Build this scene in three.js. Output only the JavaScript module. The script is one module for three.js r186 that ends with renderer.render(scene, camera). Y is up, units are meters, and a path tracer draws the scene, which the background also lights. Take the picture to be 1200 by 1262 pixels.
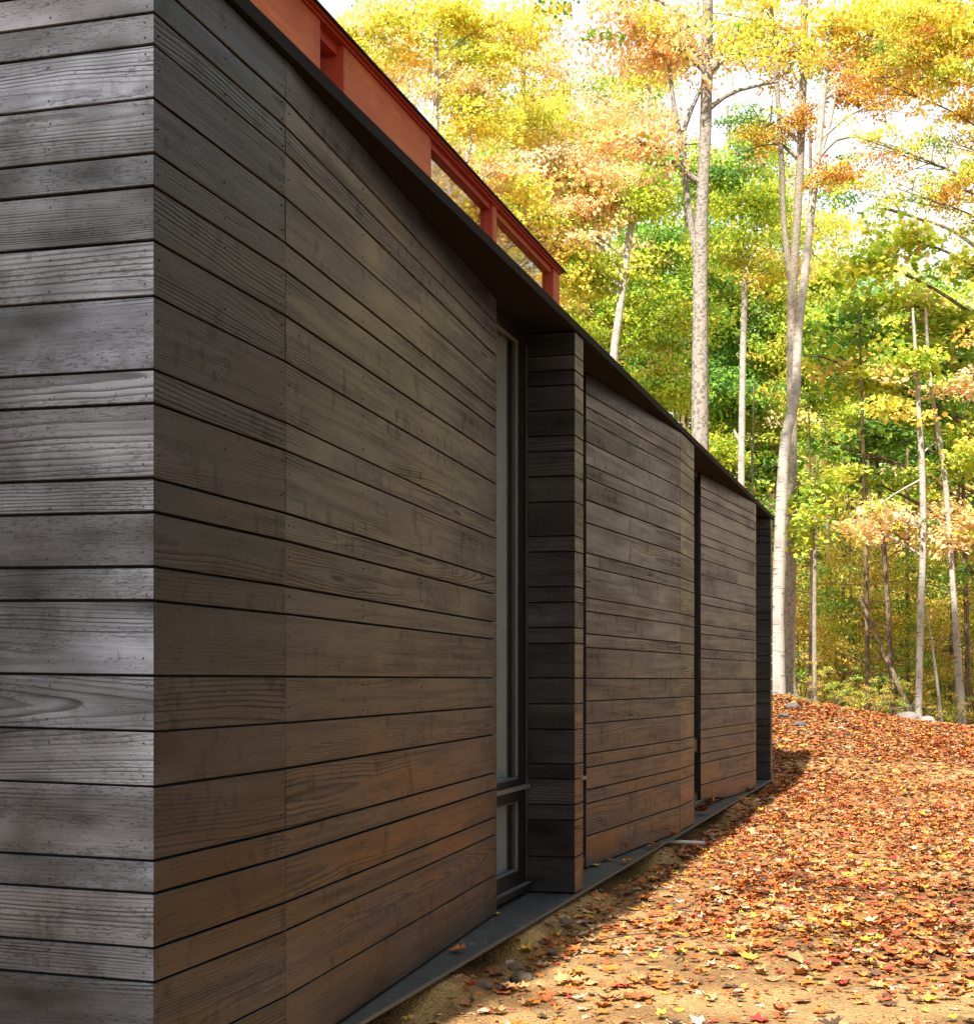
import * as THREE from 'three';
import { mergeGeometries } from 'three/addons/utils/BufferGeometryUtils.js';

/* ---------- camera, sky, sun, exposure ---------- */
const scene = new THREE.Scene();
const FPX = 1814, CU = 600, CV = 838, EYE = 1.3;          // lens in pixels of the 1200 x 1262 photograph
const camera = new THREE.PerspectiveCamera(2 * Math.atan(CV / FPX) * 180 / Math.PI, 1200 / 1262, 0.05, 600);
camera.setViewOffset(1200, 2 * CV, 0, 0, 1200, 1262);     // rising-front lens: level camera, horizon low in the frame
camera.position.set(0, EYE, 0);
camera.lookAt(0, EYE, -10);
scene.add(camera);

const SKYW = 256, SKYH = 128, skyData = new Float32Array(SKYW * SKYH * 4);
for (let j = 0; j < SKYH; j++) for (let i = 0; i < SKYW; i++) {
  const el = ((j + 0.5) / SKYH - 0.5) * Math.PI, k = (j * SKYW + i) * 4;
  const t = Math.max(0, Math.sin(el)), w = 1 - Math.pow(t, 0.6);
  skyData[k] = 0.42 + 0.20 * w; skyData[k + 1] = 0.47 + 0.15 * w; skyData[k + 2] = 0.55 + 0.07 * w; skyData[k + 3] = 1;
  if (el < -0.02) { skyData[k] = 0.14; skyData[k + 1] = 0.115; skyData[k + 2] = 0.08; }
}
const sky = new THREE.DataTexture(skyData, SKYW, SKYH, THREE.RGBAFormat, THREE.FloatType);
sky.mapping = THREE.EquirectangularReflectionMapping; sky.magFilter = THREE.LinearFilter; sky.needsUpdate = true;
scene.background = sky; scene.environment = sky;
scene.backgroundIntensity = 1.0; scene.environmentIntensity = 1.0;

const SUN_AZ = 21.9 * Math.PI / 180, SUN_EL = 48 * Math.PI / 180;   // light travels forward and to the right
const toSun = new THREE.Vector3(-Math.sin(SUN_AZ) * Math.cos(SUN_EL), Math.sin(SUN_EL), Math.cos(SUN_AZ) * Math.cos(SUN_EL));
const sun = new THREE.DirectionalLight(new THREE.Color(1, 0.95, 0.88), 5);
sun.position.copy(toSun).multiplyScalar(80).add(new THREE.Vector3(5, 0, -18)); sun.target.position.set(5, 0, -18);
sun.castShadow = true; sun.shadow.mapSize.set(4096, 4096); sun.shadow.radius = 2.2;
Object.assign(sun.shadow.camera, { left: -45, right: 45, top: 45, bottom: -45, near: 1, far: 220 });
scene.add(sun, sun.target);

const renderer = new THREE.WebGLRenderer({ antialias: true });
renderer.setSize(973, 1024);
renderer.toneMapping = THREE.LinearToneMapping;
renderer.toneMappingExposure = 2.7;
renderer.shadowMap.enabled = true;

/* ---------- helpers ---------- */
let seed = 20231;
const rnd = () => { seed = (seed + 0x6D2B79F5) | 0; let t = Math.imul(seed ^ (seed >>> 15), 1 | seed); t = (t + Math.imul(t ^ (t >>> 7), 61 | t)) ^ t; return ((t ^ (t >>> 14)) >>> 0) / 4294967296; };
const rr = (a, b) => a + (b - a) * rnd();
const pick = a => a[Math.floor(rnd() * a.length)];
const gauss = () => (rnd() + rnd() + rnd() + rnd() - 2) * 1.0;
const clamp = (x, a, b) => Math.min(b, Math.max(a, x));
const sst = (a, b, x) => { const t = clamp((x - a) / (b - a), 0, 1); return t * t * (3 - 2 * t); };
const mix = (a, b, t) => a + (b - a) * t;
const hash = (i, j) => { let h = Math.imul(i, 374761393) + Math.imul(j, 668265263); h = Math.imul(h ^ (h >>> 13), 1274126177); return ((h ^ (h >>> 16)) >>> 0) / 4294967296; };
const noise = (x, y) => {
  const i = Math.floor(x), j = Math.floor(y), fx = x - i, fy = y - j, a = fx * fx * (3 - 2 * fx), b = fy * fy * (3 - 2 * fy);
  return mix(mix(hash(i, j), hash(i + 1, j), a), mix(hash(i, j + 1), hash(i + 1, j + 1), a), b);
};
const fbm = (x, y, o = 4) => { let s = 0, a = 0.5, n = 0; for (let k = 0; k < o; k++) { s += a * noise(x + k * 17.3, y - k * 9.1); n += a; a *= 0.5; x *= 2; y *= 2; } return s / n; };
const toS = c => { c = clamp(c, 0, 1); return Math.round(255 * (c <= 0.0031308 ? 12.92 * c : 1.055 * Math.pow(c, 1 / 2.4) - 0.055)); };
function tex(w, h, fn, srgb) {                            // fn(i, j) -> [r, g, b] (linear) or one number
  const d = new Uint8Array(w * h * 4);
  for (let j = 0; j < h; j++) for (let i = 0; i < w; i++) {
    const c = fn(i, j), k = (j * w + i) * 4;
    if (typeof c === 'number') { d[k] = d[k + 1] = d[k + 2] = Math.round(255 * clamp(c, 0, 1)); } else { d[k] = srgb ? toS(c[0]) : c[0] * 255; d[k + 1] = srgb ? toS(c[1]) : c[1] * 255; d[k + 2] = srgb ? toS(c[2]) : c[2] * 255; }
    d[k + 3] = 255;
  }
  const t = new THREE.DataTexture(d, w, h, THREE.RGBAFormat);
  t.wrapS = t.wrapT = THREE.RepeatWrapping; t.magFilter = THREE.LinearFilter; t.minFilter = THREE.LinearMipmapLinearFilter; t.generateMipmaps = true;
  if (srgb) t.colorSpace = THREE.SRGBColorSpace;
  t.needsUpdate = true; return t;
}
const used = new Map();
const numbered = n => { const k = used.get(n) || 0; used.set(n, k + 1); return k ? `${n}_${String(k).padStart(3, '0')}` : n; };
const lin = (r, g, b) => new THREE.Color().setRGB(r, g, b);
function mesh(name, geo, mat, parent) { const m = new THREE.Mesh(geo, mat); m.name = parent ? name : numbered(name); m.castShadow = m.receiveShadow = true; (parent || scene).add(m); return m; }
function tag(o, label, category, group, kind) { o.userData.label = label; if (category) o.userData.category = category; if (group) o.userData.group = group; if (kind) o.userData.kind = kind; return o; }
function group(name, parent) { const g = new THREE.Group(); g.name = parent ? name : numbered(name); (parent || scene).add(g); return g; }
const W = (u, v, d) => new THREE.Vector3((u - CU) / FPX * d, EYE - (v - CV) / FPX * d, -d);   // a pixel's direction, d metres away

/* a box whose plan is a quad of (X, depth) points, between two heights */
function prism(pl, y0, y1, uvs = 1) {
  const n = pl.length, pos = [], uv = [];
  let area = 0; for (let i = 0; i < n; i++) { const a = pl[i], b = pl[(i + 1) % n]; area += a[0] * b[1] - b[0] * a[1]; }
  const P = area > 0 ? pl : pl.slice().reverse();          // counter-clockwise in (X, depth): seen from above that is (X, -Z)
  const V = (p, y) => [p[0], y, -p[1]];
  const tri = (a, b, c, ua, ub, uc) => { pos.push(...a, ...b, ...c); uv.push(...ua, ...ub, ...uc); };
  let s = 0;
  for (let i = 0; i < n; i++) {
    const a = P[i], b = P[(i + 1) % n], l = Math.hypot(b[0] - a[0], b[1] - a[1]);
    const q = [[s, y0], [s + l, y0], [s + l, y1], [s, y1]].map(t => [t[0] * uvs, t[1] * uvs]);
    tri(V(a, y0), V(b, y0), V(b, y1), q[0], q[1], q[2]); tri(V(a, y0), V(b, y1), V(a, y1), q[0], q[2], q[3]);
    s += l;
  }
  for (let i = 1; i < n - 1; i++) {
    const t = [P[0], P[i], P[i + 1]], q = t.map(p => [p[0] * uvs, p[1] * uvs]);
    tri(V(t[0], y1), V(t[1], y1), V(t[2], y1), ...q); tri(V(t[0], y0), V(t[2], y0), V(t[1], y0), q[0], q[2], q[1]);
  }
  const g = new THREE.BufferGeometry();
  g.setAttribute('position', new THREE.Float32BufferAttribute(pos, 3)); g.setAttribute('uv', new THREE.Float32BufferAttribute(uv, 2)); g.computeVertexNormals();
  return g;
}

/* ---------- materials ---------- */
const TW = 2048, TH = 2048, BANDS = 8, TLX = 4, TLY = 2;   // wood sheet: 4 m along the grain, 8 boards of 0.25 m across
const bandP = []; for (let b = 0; b < BANDS; b++) bandP.push({ y0: rr(-0.1, 0.35), z0: rr(0.015, 0.07), sl: rr(-0.035, 0.035), sp: rr(0.007, 0.016), s: rr(0, 99) });
bandP[2].y0 = 0.12; bandP[2].z0 = 0.02; bandP[5].y0 = 0.1; bandP[5].z0 = 0.03;
const woodC = new Float32Array(TW * TH), woodS = new Float32Array(TW * TH), woodM = new Float32Array(TW * TH), woodF = new Float32Array(TW * TH);
for (let j = 0; j < TH; j++) for (let i = 0; i < TW; i++) {
  const x = i / TW * TLX, yy = j / TH * TLY, b = Math.min(BANDS - 1, Math.floor(yy / 0.25)), y = yy - b * 0.25, p = bandP[b];
  const ay = p.y0 + 0.10 * (noise(x * 0.55 + p.s, b * 7.7) - 0.5), az = p.z0 + p.sl * (x - 2) + 0.07 * (noise(x * 0.8 - p.s, b * 3.1 + 50) - 0.5);
  const r = Math.hypot(y - ay, az) + 0.022 * (fbm(x * 1.6 + p.s, y * 9, 2) - 0.5) + 0.0035 * (noise(x * 9, y * 60 + p.s) - 0.5);
  const ph = r / p.sp * (1 + 0.2 * Math.sin(p.s)), f = ph - Math.floor(ph);
  const late = sst(0.35, 0.85, f) * (1 - sst(0.88, 1, f));
  const fib = noise(x * 14 + p.s, yy * 520) * 0.6 + noise(x * 40, yy * 900) * 0.4;
  const patch = 0.12 + 0.88 * sst(0.36, 0.66, fbm(x * 1.1 + b * 4.1, y * 6 + p.s, 2));
  woodC[j * TW + i] = late * (0.2 + 0.8 * noise(Math.floor(ph) * 3.7, b)) * 0.95 * patch + fib * 0.5 * (0.4 + 0.6 * noise(x * 3, yy * 40));
  woodS[j * TW + i] = fbm(x * 2.3 + p.s, y * 7 + b * 31, 4);
  const st = fbm(x * 26 + p.s * 3, y * 15 + b * 11, 4), st2 = fbm(x * 3 + 40, y * 5 + b * 5, 3);
  woodF[j * TW + i] = sst(0.60, 0.82, noise(x * 70 + p.s, yy * 300)) * sst(0.35, 0.6, noise(x * 4, yy * 30 + 7)) + 0.8 * sst(0.80, 0.93, noise(x * 130, yy * 170 + 31));
  woodM[j * TW + i] = sst(0.52, 0.80, st) * sst(0.45, 0.66, st2) + 0.6 * sst(0.5, 0.72, fbm(x * 1.6 + b * 9.3, y * 42 + p.s, 4));
}
const at = (a, i, j) => a[j * TW + i];
const woodMap = tex(TW, TH, (i, j) => {
  const g = at(woodC, i, j), s = at(woodS, i, j), m = at(woodM, i, j), fk = Math.min(1, at(woodF, i, j));
  const l = (0.031 + 0.075 * (s - 0.5)) * (1 - 0.9 * g) * (1 - 0.36 * Math.min(1, m)) * (1 - 0.5 * fk), w = sst(0.3, 0.75, s);
  return [l * mix(0.98, 1.0, w), l * mix(0.90, 0.94, w), l * mix(0.98, 1.06, w)];
}, true);
const woodBump = tex(TW, TH, (i, j) => 0.85 - 0.55 * at(woodC, i, j) - 0.10 * Math.min(1, at(woodF, i, j)) + 0.2 * (at(woodS, i, j) - 0.5));
const woodRough = tex(TW, TH, (i, j) => 0.32 + 0.26 * at(woodC, i, j) + 0.30 * (at(woodS, i, j) - 0.5) + 0.12 * at(woodM, i, j));
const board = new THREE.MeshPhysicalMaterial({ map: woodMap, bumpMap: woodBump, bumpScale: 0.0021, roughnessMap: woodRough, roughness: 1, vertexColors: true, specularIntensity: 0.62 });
const sheathing = new THREE.MeshStandardMaterial({ color: lin(0.012, 0.012, 0.012), roughness: 0.9 });
const blackMetal = new THREE.MeshStandardMaterial({ color: lin(0.012, 0.012, 0.013), roughness: 0.55 });
const frameMat = new THREE.MeshPhysicalMaterial({ color: lin(0.006, 0.006, 0.007), roughness: 0.5, specularIntensity: 0.4 });
const sillMat = new THREE.MeshStandardMaterial({ color: lin(0.12, 0.125, 0.125), roughness: 0.42, metalness: 0.3 });
const soffitMat = new THREE.MeshPhysicalMaterial({ color: lin(0.005, 0.005, 0.005), roughness: 0.8, specularIntensity: 0.25 });
const gasket = new THREE.MeshStandardMaterial({ color: lin(0.10, 0.108, 0.105), roughness: 0.5 });
const glass = new THREE.MeshPhysicalMaterial({ color: 0xffffff, transmission: 1, thickness: 0, roughness: 0.02, ior: 1.52 });
const slateMap = tex(512, 512, (i, j) => {
  const n = fbm(i / 40, j / 40, 5), sc = sst(0.63, 0.75, fbm(i / 14 + 9, j / 30, 3)) * sst(0.45, 0.6, fbm(i / 90, j / 90 + 4, 2)), l = 0.034 + 0.028 * (n - 0.5) + 0.05 * sc;
  return [l, l * 1.02, l * 1.03];
}, true);
const slate = new THREE.MeshStandardMaterial({ map: slateMap, roughness: 0.6, bumpMap: slateMap, bumpScale: 0.002 });
const slateEdge = new THREE.MeshStandardMaterial({ color: lin(0.10, 0.09, 0.075), roughness: 0.8 });
const concrete = new THREE.MeshStandardMaterial({ color: lin(0.10, 0.08, 0.06), roughness: 0.95 });
const cedarMap = tex(1024, 256, (i, j) => {
  const x = i / 1024 * 4, y = j / 256 * 1.25, g = noise(x * 6, y * 220) * 0.5 + noise(x * 2, y * 60) * 0.5, s = fbm(x * 1.3, y * 6, 3), l = 0.86 + 0.30 * (g - 0.5) + 0.5 * (s - 0.5);
  return [0.47 * l, 0.115 * l * l, 0.024 * l * l];
}, true);
const cedar = new THREE.MeshPhysicalMaterial({ map: cedarMap, roughness: 0.6, specularIntensity: 0.5 });
const cedarDeep = new THREE.MeshPhysicalMaterial({ color: lin(0.36, 0.035, 0.014), roughness: 0.55, specularIntensity: 0.5 });
const linen = new THREE.MeshStandardMaterial({ color: lin(0.52, 0.53, 0.48), roughness: 0.95 });
const plaster = new THREE.MeshStandardMaterial({ color: lin(0.3, 0.29, 0.27), roughness: 0.95 });

/* ---------- house plan: (X, depth) ---------- */
const LS = 0.3076, LX = d => LS * d - 2.21;                // the straight edge of roof and base slab
const onL = d => [LX(d), d];
const nIn = [-1 / Math.hypot(1, LS), LS / Math.hypot(1, LS)];   // towards the inside
const inw = (p, s) => [p[0] + nIn[0] * s, p[1] + nIn[1] * s];
const ROOF = EYE + 2.165, SOFFIT = ROOF - 0.05;
const C0 = [-0.936, 4.14], B1 = [-0.683, 4.997], C1 = [0.054, 8.15];
const endW = 5.2, E0 = [C0[0] + nIn[0] * endW, C0[1] + nIn[1] * endW];
const F0 = [0.245, 8.985], F1 = onL(8.91), F2 = onL(9.12);
const G0 = [0.68, 10.1], G1 = onL(12.53), G2 = onL(13.23);
const H0 = [2.18, 15.03], H1 = onL(17.5), H2 = onL(17.68);
const K0 = [3.47, 19.2], K1 = onL(19.2), K2 = onL(19.42);
// board courses read at the near corner
const joints = [1409, 1310, 1212, 1170, 1102.5, 1061.7, 970, 902, 833, 740, 698.3, 630.7, 589, 496, 454.3, 363.5, 295, 227.7, 186.7, 119, 52.7, 13.3, -27, -89].map(y => EYE - (y - 838) / 439);
joints[0] = 0.012; joints[joints.length - 1] = SOFFIT - 0.004;

const house = group('house');
tag(house, 'low modern house clad in dark horizontal boards with orange cedar clerestory', 'house');

/* one board: outer face from a to b in plan, ai/bi the inner face's ends */
function boardGeo(a, b, ai, bi, y0, y1, tone, rise0, rise1) {
  const t = 0.002, m = (p, q, k) => [p[0] + (q[0] - p[0]) * k, p[1] + (q[1] - p[1]) * k], k = 0.15;
  const sec = (o, i, dy) => [[i, y0 + dy], [m(o, i, k), y0 + dy], [o, y0 + t + dy], [o, y1 - t + dy], [m(o, i, k), y1 + dy], [i, y1 + dy]].map(([p, y]) => [p[0], y, -p[1]]);
  const A = sec(a, ai, rise0), Bq = sec(b, bi, rise1), L = Math.hypot(b[0] - a[0], b[1] - a[1]);
  const band = Math.floor(rnd() * BANDS), u0 = rr(0, Math.max(0, TLX - L - 0.02)), flip = rnd() < 0.5, v0 = band * 0.25 + rr(0.005, Math.max(0.006, 0.245 - (y1 - y0)));
  const fy = rnd() < 0.5;
  const U = s => (flip ? u0 + L - s : u0 + s) / TLX, Vv = y => (fy ? v0 + (y1 - y) : v0 + (y - y0)) / TLY;
  const pos = [], uv = [], col = [];
  const push = (p, s, y) => { pos.push(...p); uv.push(U(s), Vv(clamp(y, y0, y1))); col.push(tone[0], tone[1], tone[2]); };
  const ys = [y0, y0, y0 + t, y1 - t, y1, y1];
  for (let q = 0; q < 6; q++) {
    const n = (q + 1) % 6;
    push(A[q], 0, ys[q]); push(Bq[q], L, ys[q]); push(Bq[n], L, ys[n]);
    push(A[q], 0, ys[q]); push(Bq[n], L, ys[n]); push(A[n], 0, ys[n]);
  }
  for (let q = 1; q < 5; q++) {
    push(A[0], 0, ys[0]); push(A[q + 1], 0, ys[q + 1]); push(A[q], 0, ys[q]);
    push(Bq[0], L, ys[0]); push(Bq[q], L, ys[q]); push(Bq[q + 1], L, ys[q + 1]);
  }
  const g = new THREE.BufferGeometry();
  g.setAttribute('position', new THREE.Float32BufferAttribute(pos, 3)); g.setAttribute('uv', new THREE.Float32BufferAttribute(uv, 2)); g.setAttribute('color', new THREE.Float32BufferAttribute(col, 3)); g.computeVertexNormals();
  return g;
}
/* offset a wall's plan inwards with mitred corners (inside lies to the left of the walking direction) */
function offset(ch, s) {
  const dirs = []; for (let i = 0; i < ch.length - 1; i++) { const dx = ch[i + 1][0] - ch[i][0], dd = ch[i + 1][1] - ch[i][1], l = Math.hypot(dx, dd); dirs.push([dx / l, dd / l]); }
  return ch.map((p, i) => {
    const a = dirs[Math.max(0, i - 1)], b = dirs[Math.min(dirs.length - 1, i)];
    const na = [-a[1], a[0]], nb = [-b[1], b[0]], k = s / (1 + na[0] * nb[0] + na[1] * nb[1]);
    return [p[0] + (na[0] + nb[0]) * k, p[1] + (na[1] + nb[1]) * k];
  });
}
const TH_B = 0.02;
function cladWall(ch, names, tones, rise) {
  const inn = offset(ch, TH_B), sh0 = offset(ch, TH_B + 0.002), sh1 = offset(ch, 0.19);
  names.forEach((nm, f) => {
    const w = group(nm, house);
    const a = ch[f], b = ch[f + 1];
    mesh('sheathing', prism([sh0[f], sh0[f + 1], sh1[f + 1], sh1[f]], 0.002, SOFFIT - 0.003), sheathing, w);
    for (let c = 0; c < joints.length - 1; c++) {
      const g = 0.0035 + rr(-0.0009, 0.0009), y0 = joints[c] + (c ? g : 0), y1 = joints[c + 1] - g;
      const l = Math.hypot(b[0] - a[0], b[1] - a[1]), e = 0.0009 / l, o = rr(-0.0012, 0.0012);
      const lerp = (p, q, k) => [p[0] + (q[0] - p[0]) * k, p[1] + (q[1] - p[1]) * k];
      const push = p => [p[0] - nIn[0] * o * (f === 0 && rise ? 0 : 1), p[1] - nIn[1] * o * (f === 0 && rise ? 0 : 1)];
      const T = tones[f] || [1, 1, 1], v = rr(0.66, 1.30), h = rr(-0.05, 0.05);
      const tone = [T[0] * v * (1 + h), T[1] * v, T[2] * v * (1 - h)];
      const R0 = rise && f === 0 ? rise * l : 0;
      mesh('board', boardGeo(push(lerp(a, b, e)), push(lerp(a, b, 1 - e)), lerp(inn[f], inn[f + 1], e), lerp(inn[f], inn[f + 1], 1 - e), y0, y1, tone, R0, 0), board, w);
      if (rise) for (const [s, n] of f === 0 ? [[l - 0.028, 2], [l - 0.34, 2]] : f === 1 ? [[0.025, 1], [l - 0.03, 2], [l - 0.45, 1]] : [[0.03, 1], [0.85, 2], [1.7, 2], [l - 0.03, 1]]) for (let q = 0; q < n; q++) {
        const k = (s + rr(-0.006, 0.006)) / l, p = lerp(a, b, k), nl = mesh('nail', nailGeo, nailMat, w), dx = (b[0] - a[0]) / l, dd = (b[1] - a[1]) / l;
        nl.position.set(p[0], y0 + (y1 - y0) * (n === 1 ? rr(0.3, 0.7) : q ? rr(0.72, 0.85) : rr(0.15, 0.28)) + R0 * (1 - k), -p[1]); nl.quaternion.setFromUnitVectors(new THREE.Vector3(0, 1, 0), new THREE.Vector3(dd, 0, dx));
      }
    }
  });
}
const nailGeo = new THREE.CylinderGeometry(0.003, 0.003, 0.004, 8), nailMat = new THREE.MeshStandardMaterial({ color: lin(0.012, 0.010, 0.009), roughness: 0.8 });
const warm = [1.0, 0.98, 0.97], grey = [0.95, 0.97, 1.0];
cladWall([inw(C0, 2.6), C0, B1, C1], ['end_wall', 'side_wall', 'side_wall'], [[2.35, 2.55, 2.75], [0.80, 0.79, 0.79], warm], 0.014);  // silver end boards lightened for sun; first side panel tinted darker for duller reflection
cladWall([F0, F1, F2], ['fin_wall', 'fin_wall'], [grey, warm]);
cladWall([G0, G1, G2], ['side_wall', 'side_wall'], [warm, warm]);
cladWall([H0, H1, H2], ['side_wall', 'side_wall'], [warm, warm]);
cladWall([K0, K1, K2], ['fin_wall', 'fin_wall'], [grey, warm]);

/* shell behind the cladding, so that the rooms are closed */
const shell = group('shell_wall', house);
const plate = (p, q, th, y0, y1, m, nm, par) => mesh(nm, prism([p, q, inw(q, th), inw(p, th)], y0, y1), m, par);
mesh('end_shell', prism([inw(C0, 2.63), inw(C0, 6), [inw(C0, 6)[0] + 0.06, inw(C0, 6)[1] + 0.2], [inw(C0, 2.63)[0] + 0.06, inw(C0, 2.63)[1] + 0.2]], 0.002, SOFFIT - 0.003), sheathing, shell);
plate(inw(onL(4.4), 5.8), inw(onL(19.4), 5.8), 0.2, 0.002, SOFFIT - 0.003, plaster, 'rear_shell', shell);
mesh('far_shell', prism([inw(K2, 0.2), inw(K2, 5.8), [inw(K2, 5.8)[0] - 0.06, inw(K2, 5.8)[1] - 0.2], [inw(K2, 0.2)[0] - 0.06, inw(K2, 0.2)[1] - 0.2]], 0.002, SOFFIT - 0.003), sheathing, shell);

/* roof and base */
const roof = mesh('roof', prism([[onL(4.05)[0] + 0.012, 4.05 - 0.004], [onL(19.55)[0] + 0.012, 19.55 - 0.004], inw(onL(19.55), 6.1), inw(onL(4.05), 6.1)], SOFFIT, ROOF), soffitMat, house);
const cuts = [4.0, 6.39, 9.6, 12.9, 16.1, 19.55];
for (let i = 0; i < cuts.length - 1; i++) {
  const a = cuts[i] + 0.002, b = cuts[i + 1] - 0.002;
  const s = mesh('base_slab', prism([onL(a), onL(b), inw(onL(b), 1.2), inw(onL(a), 1.2)], -0.020, 0), slate, house);
  mesh('slab_edge', prism([[onL(a)[0] + 0.006, a - 0.002], [onL(b)[0] + 0.006, b - 0.002], onL(b), onL(a)].map(p => [p[0] + 0.001, p[1]]), -0.019, -0.003), slateEdge, s);
}
mesh('foundation', prism([inw(onL(4.1), 0.22), inw(onL(19.5), 0.22), inw(onL(19.5), 6), inw(onL(4.1), 6)], -0.9, -0.022), concrete, house);
mesh('floor', prism([inw(onL(4.1), 1.21), inw(onL(19.5), 1.21), inw(onL(19.5), 6), inw(onL(4.1), 6)], -0.020, 0.0), plaster, house);

/* tall windows in the recesses */
function tallWindow(p, q, full, ledge) {
  const win = group('window', house), dx = q[0] - p[0], dd = q[1] - p[1], l = Math.hypot(dx, dd), e = [dx / l, dd / l];
  const P = (s, o) => [p[0] + e[0] * s + nIn[0] * o, p[1] + e[1] * s + nIn[1] * o];
  const bar = (nm, s0, s1, o0, o1, y0, y1, m, par) => mesh(nm, prism([P(s0, o0), P(s1, o0), P(s1, o1), P(s0, o1)], y0, y1), m, par || win);
  const top = SOFFIT - 0.003, st = 0.07;
  bar('stile', 0, st, 0, 0.09, 0.07, top, frameMat); bar('stile', l - st, l, 0, 0.09, 0.07, top, frameMat);
  bar('head', st, l - st, 0.002, 0.09, top - 0.055, top, frameMat);
  bar('transom', st, l - st, 0.002, 0.09, 0.575, 0.70, frameMat);
  bar('sill', 0.004, l - 0.004, -0.035, 0.10, 0.03, 0.069, frameMat);
  bar('bottom_rail', st, l - st, 0.002, 0.09, 0.07, 0.145, frameMat);
  if (ledge) bar('transom_ledge', 0.004, ledge > 0.1 ? 0.55 : l - 0.004, -ledge, -0.001, 0.645, 0.668, sillMat);
  bar('sill_cap', 0.004, l - 0.004, -0.037, -0.002, 0.069, 0.074, sillMat);
  for (const [y0, y1] of [[0.145, 0.575], [0.70, top - 0.055]]) {
    const pn = bar('pane', st, l - st, 0.045, 0.049, y0, y1, glass);
    bar('bead', l - st - 0.014, l - st - 0.001, 0.030, 0.0445, y0 + 0.016, y1 - 0.016, gasket, pn);
    bar('bead', st, l - st - 0.001, 0.030, 0.0445, y0 + 0.001, y0 + 0.015, gasket, pn);
    bar('bead', st, l - st - 0.001, 0.030, 0.0445, y1 - 0.015, y1 - 0.001, gasket, pn);
  }
  if (full) {                                             // pleated linen curtain behind the glass
    const pos = [], idx = [], n = 90, y0 = 0.03, y1 = SOFFIT - 0.02;
    for (let i = 0; i <= n; i++) { const s = -0.1 + (l + 0.2) * i / n, o = 0.105 + 0.014 * Math.sin(i * 0.85 + Math.sin(i * 0.31)), c = P(s, o); pos.push(c[0], y0, -c[1], c[0], y1, -c[1]); if (i) { const k = i * 2; idx.push(k - 2, k, k + 1, k - 2, k + 1, k - 1); } }
    const g = new THREE.BufferGeometry(); g.setAttribute('position', new THREE.Float32BufferAttribute(pos, 3)); g.setIndex(idx); g.computeVertexNormals();
    mesh('curtain', g, new THREE.MeshPhysicalMaterial({ color: lin(0.30, 0.36, 0.38), roughness: 1, transmission: 0.2, thickness: 0, side: THREE.DoubleSide }), win);
  }
  return win;
}
const wl = d => [0.245 + LS * (d - 9), d];
tallWindow(wl(8.12), wl(8.975), true, 0.03);
tallWindow(inw(onL(9.17), 0.25), inw(onL(10.05), 0.25), true, 0.13);
tallWindow(inw(onL(13.1), 0.25), inw(onL(15.15), 0.25), false);
tallWindow(inw(onL(17.55), 0.25), inw(onL(19.25), 0.25), false);

/* cedar clerestory on the roof */
const CB = ROOF + 0.002, CT = ROOF + 1.115, setB = 0.80;
const cl = (d, o = 0) => { const p = inw(onL(d), setB + o); const k = d - (p[1]); return inw([LX(d + k), d + k], setB + o); };
const clr = group('clerestory', house);
const cb = (nm, d0, d1, o0, o1, y0, y1, m, par = clr) => mesh(nm, prism([cl(d0, o0), cl(d1, o0), cl(d1, o1), cl(d0, o1)], y0, y1, 0.5), m, par);
cb('cedar_panel', 3.6, 7.24, 0, 0.2, CB, CT - 0.036, cedar);
cb('cedar_panel', 7.54, 8.80, 0, 0.2, CB, CT - 0.036, cedar);
cb('jamb', 7.525, 7.538, 0.001, 0.2, CB, CT - 0.036, cedarDeep);
cb('jamb', 8.802, 8.83, 0.004, 0.2, CB, CT - 0.036, cedarDeep);
cb('mullion', 10.05, 10.12, 0, 0.2, CB, CT - 0.036, cedar); cb('jamb', 10.03, 10.048, 0.002, 0.2, CB, CT - 0.036, cedarDeep);
cb('post', 11.62, 11.79, 0, 0.2, CB, CT - 0.036, cedar); cb('jamb', 11.60, 11.618, 0.002, 0.2, CB, CT - 0.036, cedarDeep);
cb('head_rail', 8.832, 10.028, 0.015, 0.2, CT - 0.075, CT - 0.037, cedarDeep); cb('head_rail', 10.122, 11.598, 0.015, 0.2, CT - 0.075, CT - 0.037, cedar);
cb('head_rail', 7.242, 7.523, 0.03, 0.2, CT - 0.09, CT - 0.037, cedarDeep);
cb('pane', 7.242, 7.523, 0.07, 0.075, CB, CT - 0.092, glass); cb('pane', 8.832, 10.028, 0.045, 0.05, CB, CT - 0.077, glass); cb('pane', 10.122, 11.598, 0.045, 0.05, CB, CT - 0.077, glass);
cb('fascia', 3.55, 11.80, -0.012, 0.2, CT - 0.035, CT - 0.021, cedarDeep);
cb('fascia', 3.54, 11.82, -0.028, 0.2, CT - 0.020, CT - 0.008, cedarDeep);
cb('roof_cap', 3.52, 11.84, -0.045, 2.6, CT - 0.007, CT, blackMetal);
cb('rear_board', 3.6, 11.79, 2.3, 2.4, CB, CT - 0.016, sheathing);
cb('end_board', 11.66, 11.79, 0.202, 2.298, CB, CT - 0.016, cedar);
cb('end_board', 3.6, 3.7, 0.202, 2.298, CB, CT - 0.016, cedar);

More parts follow.
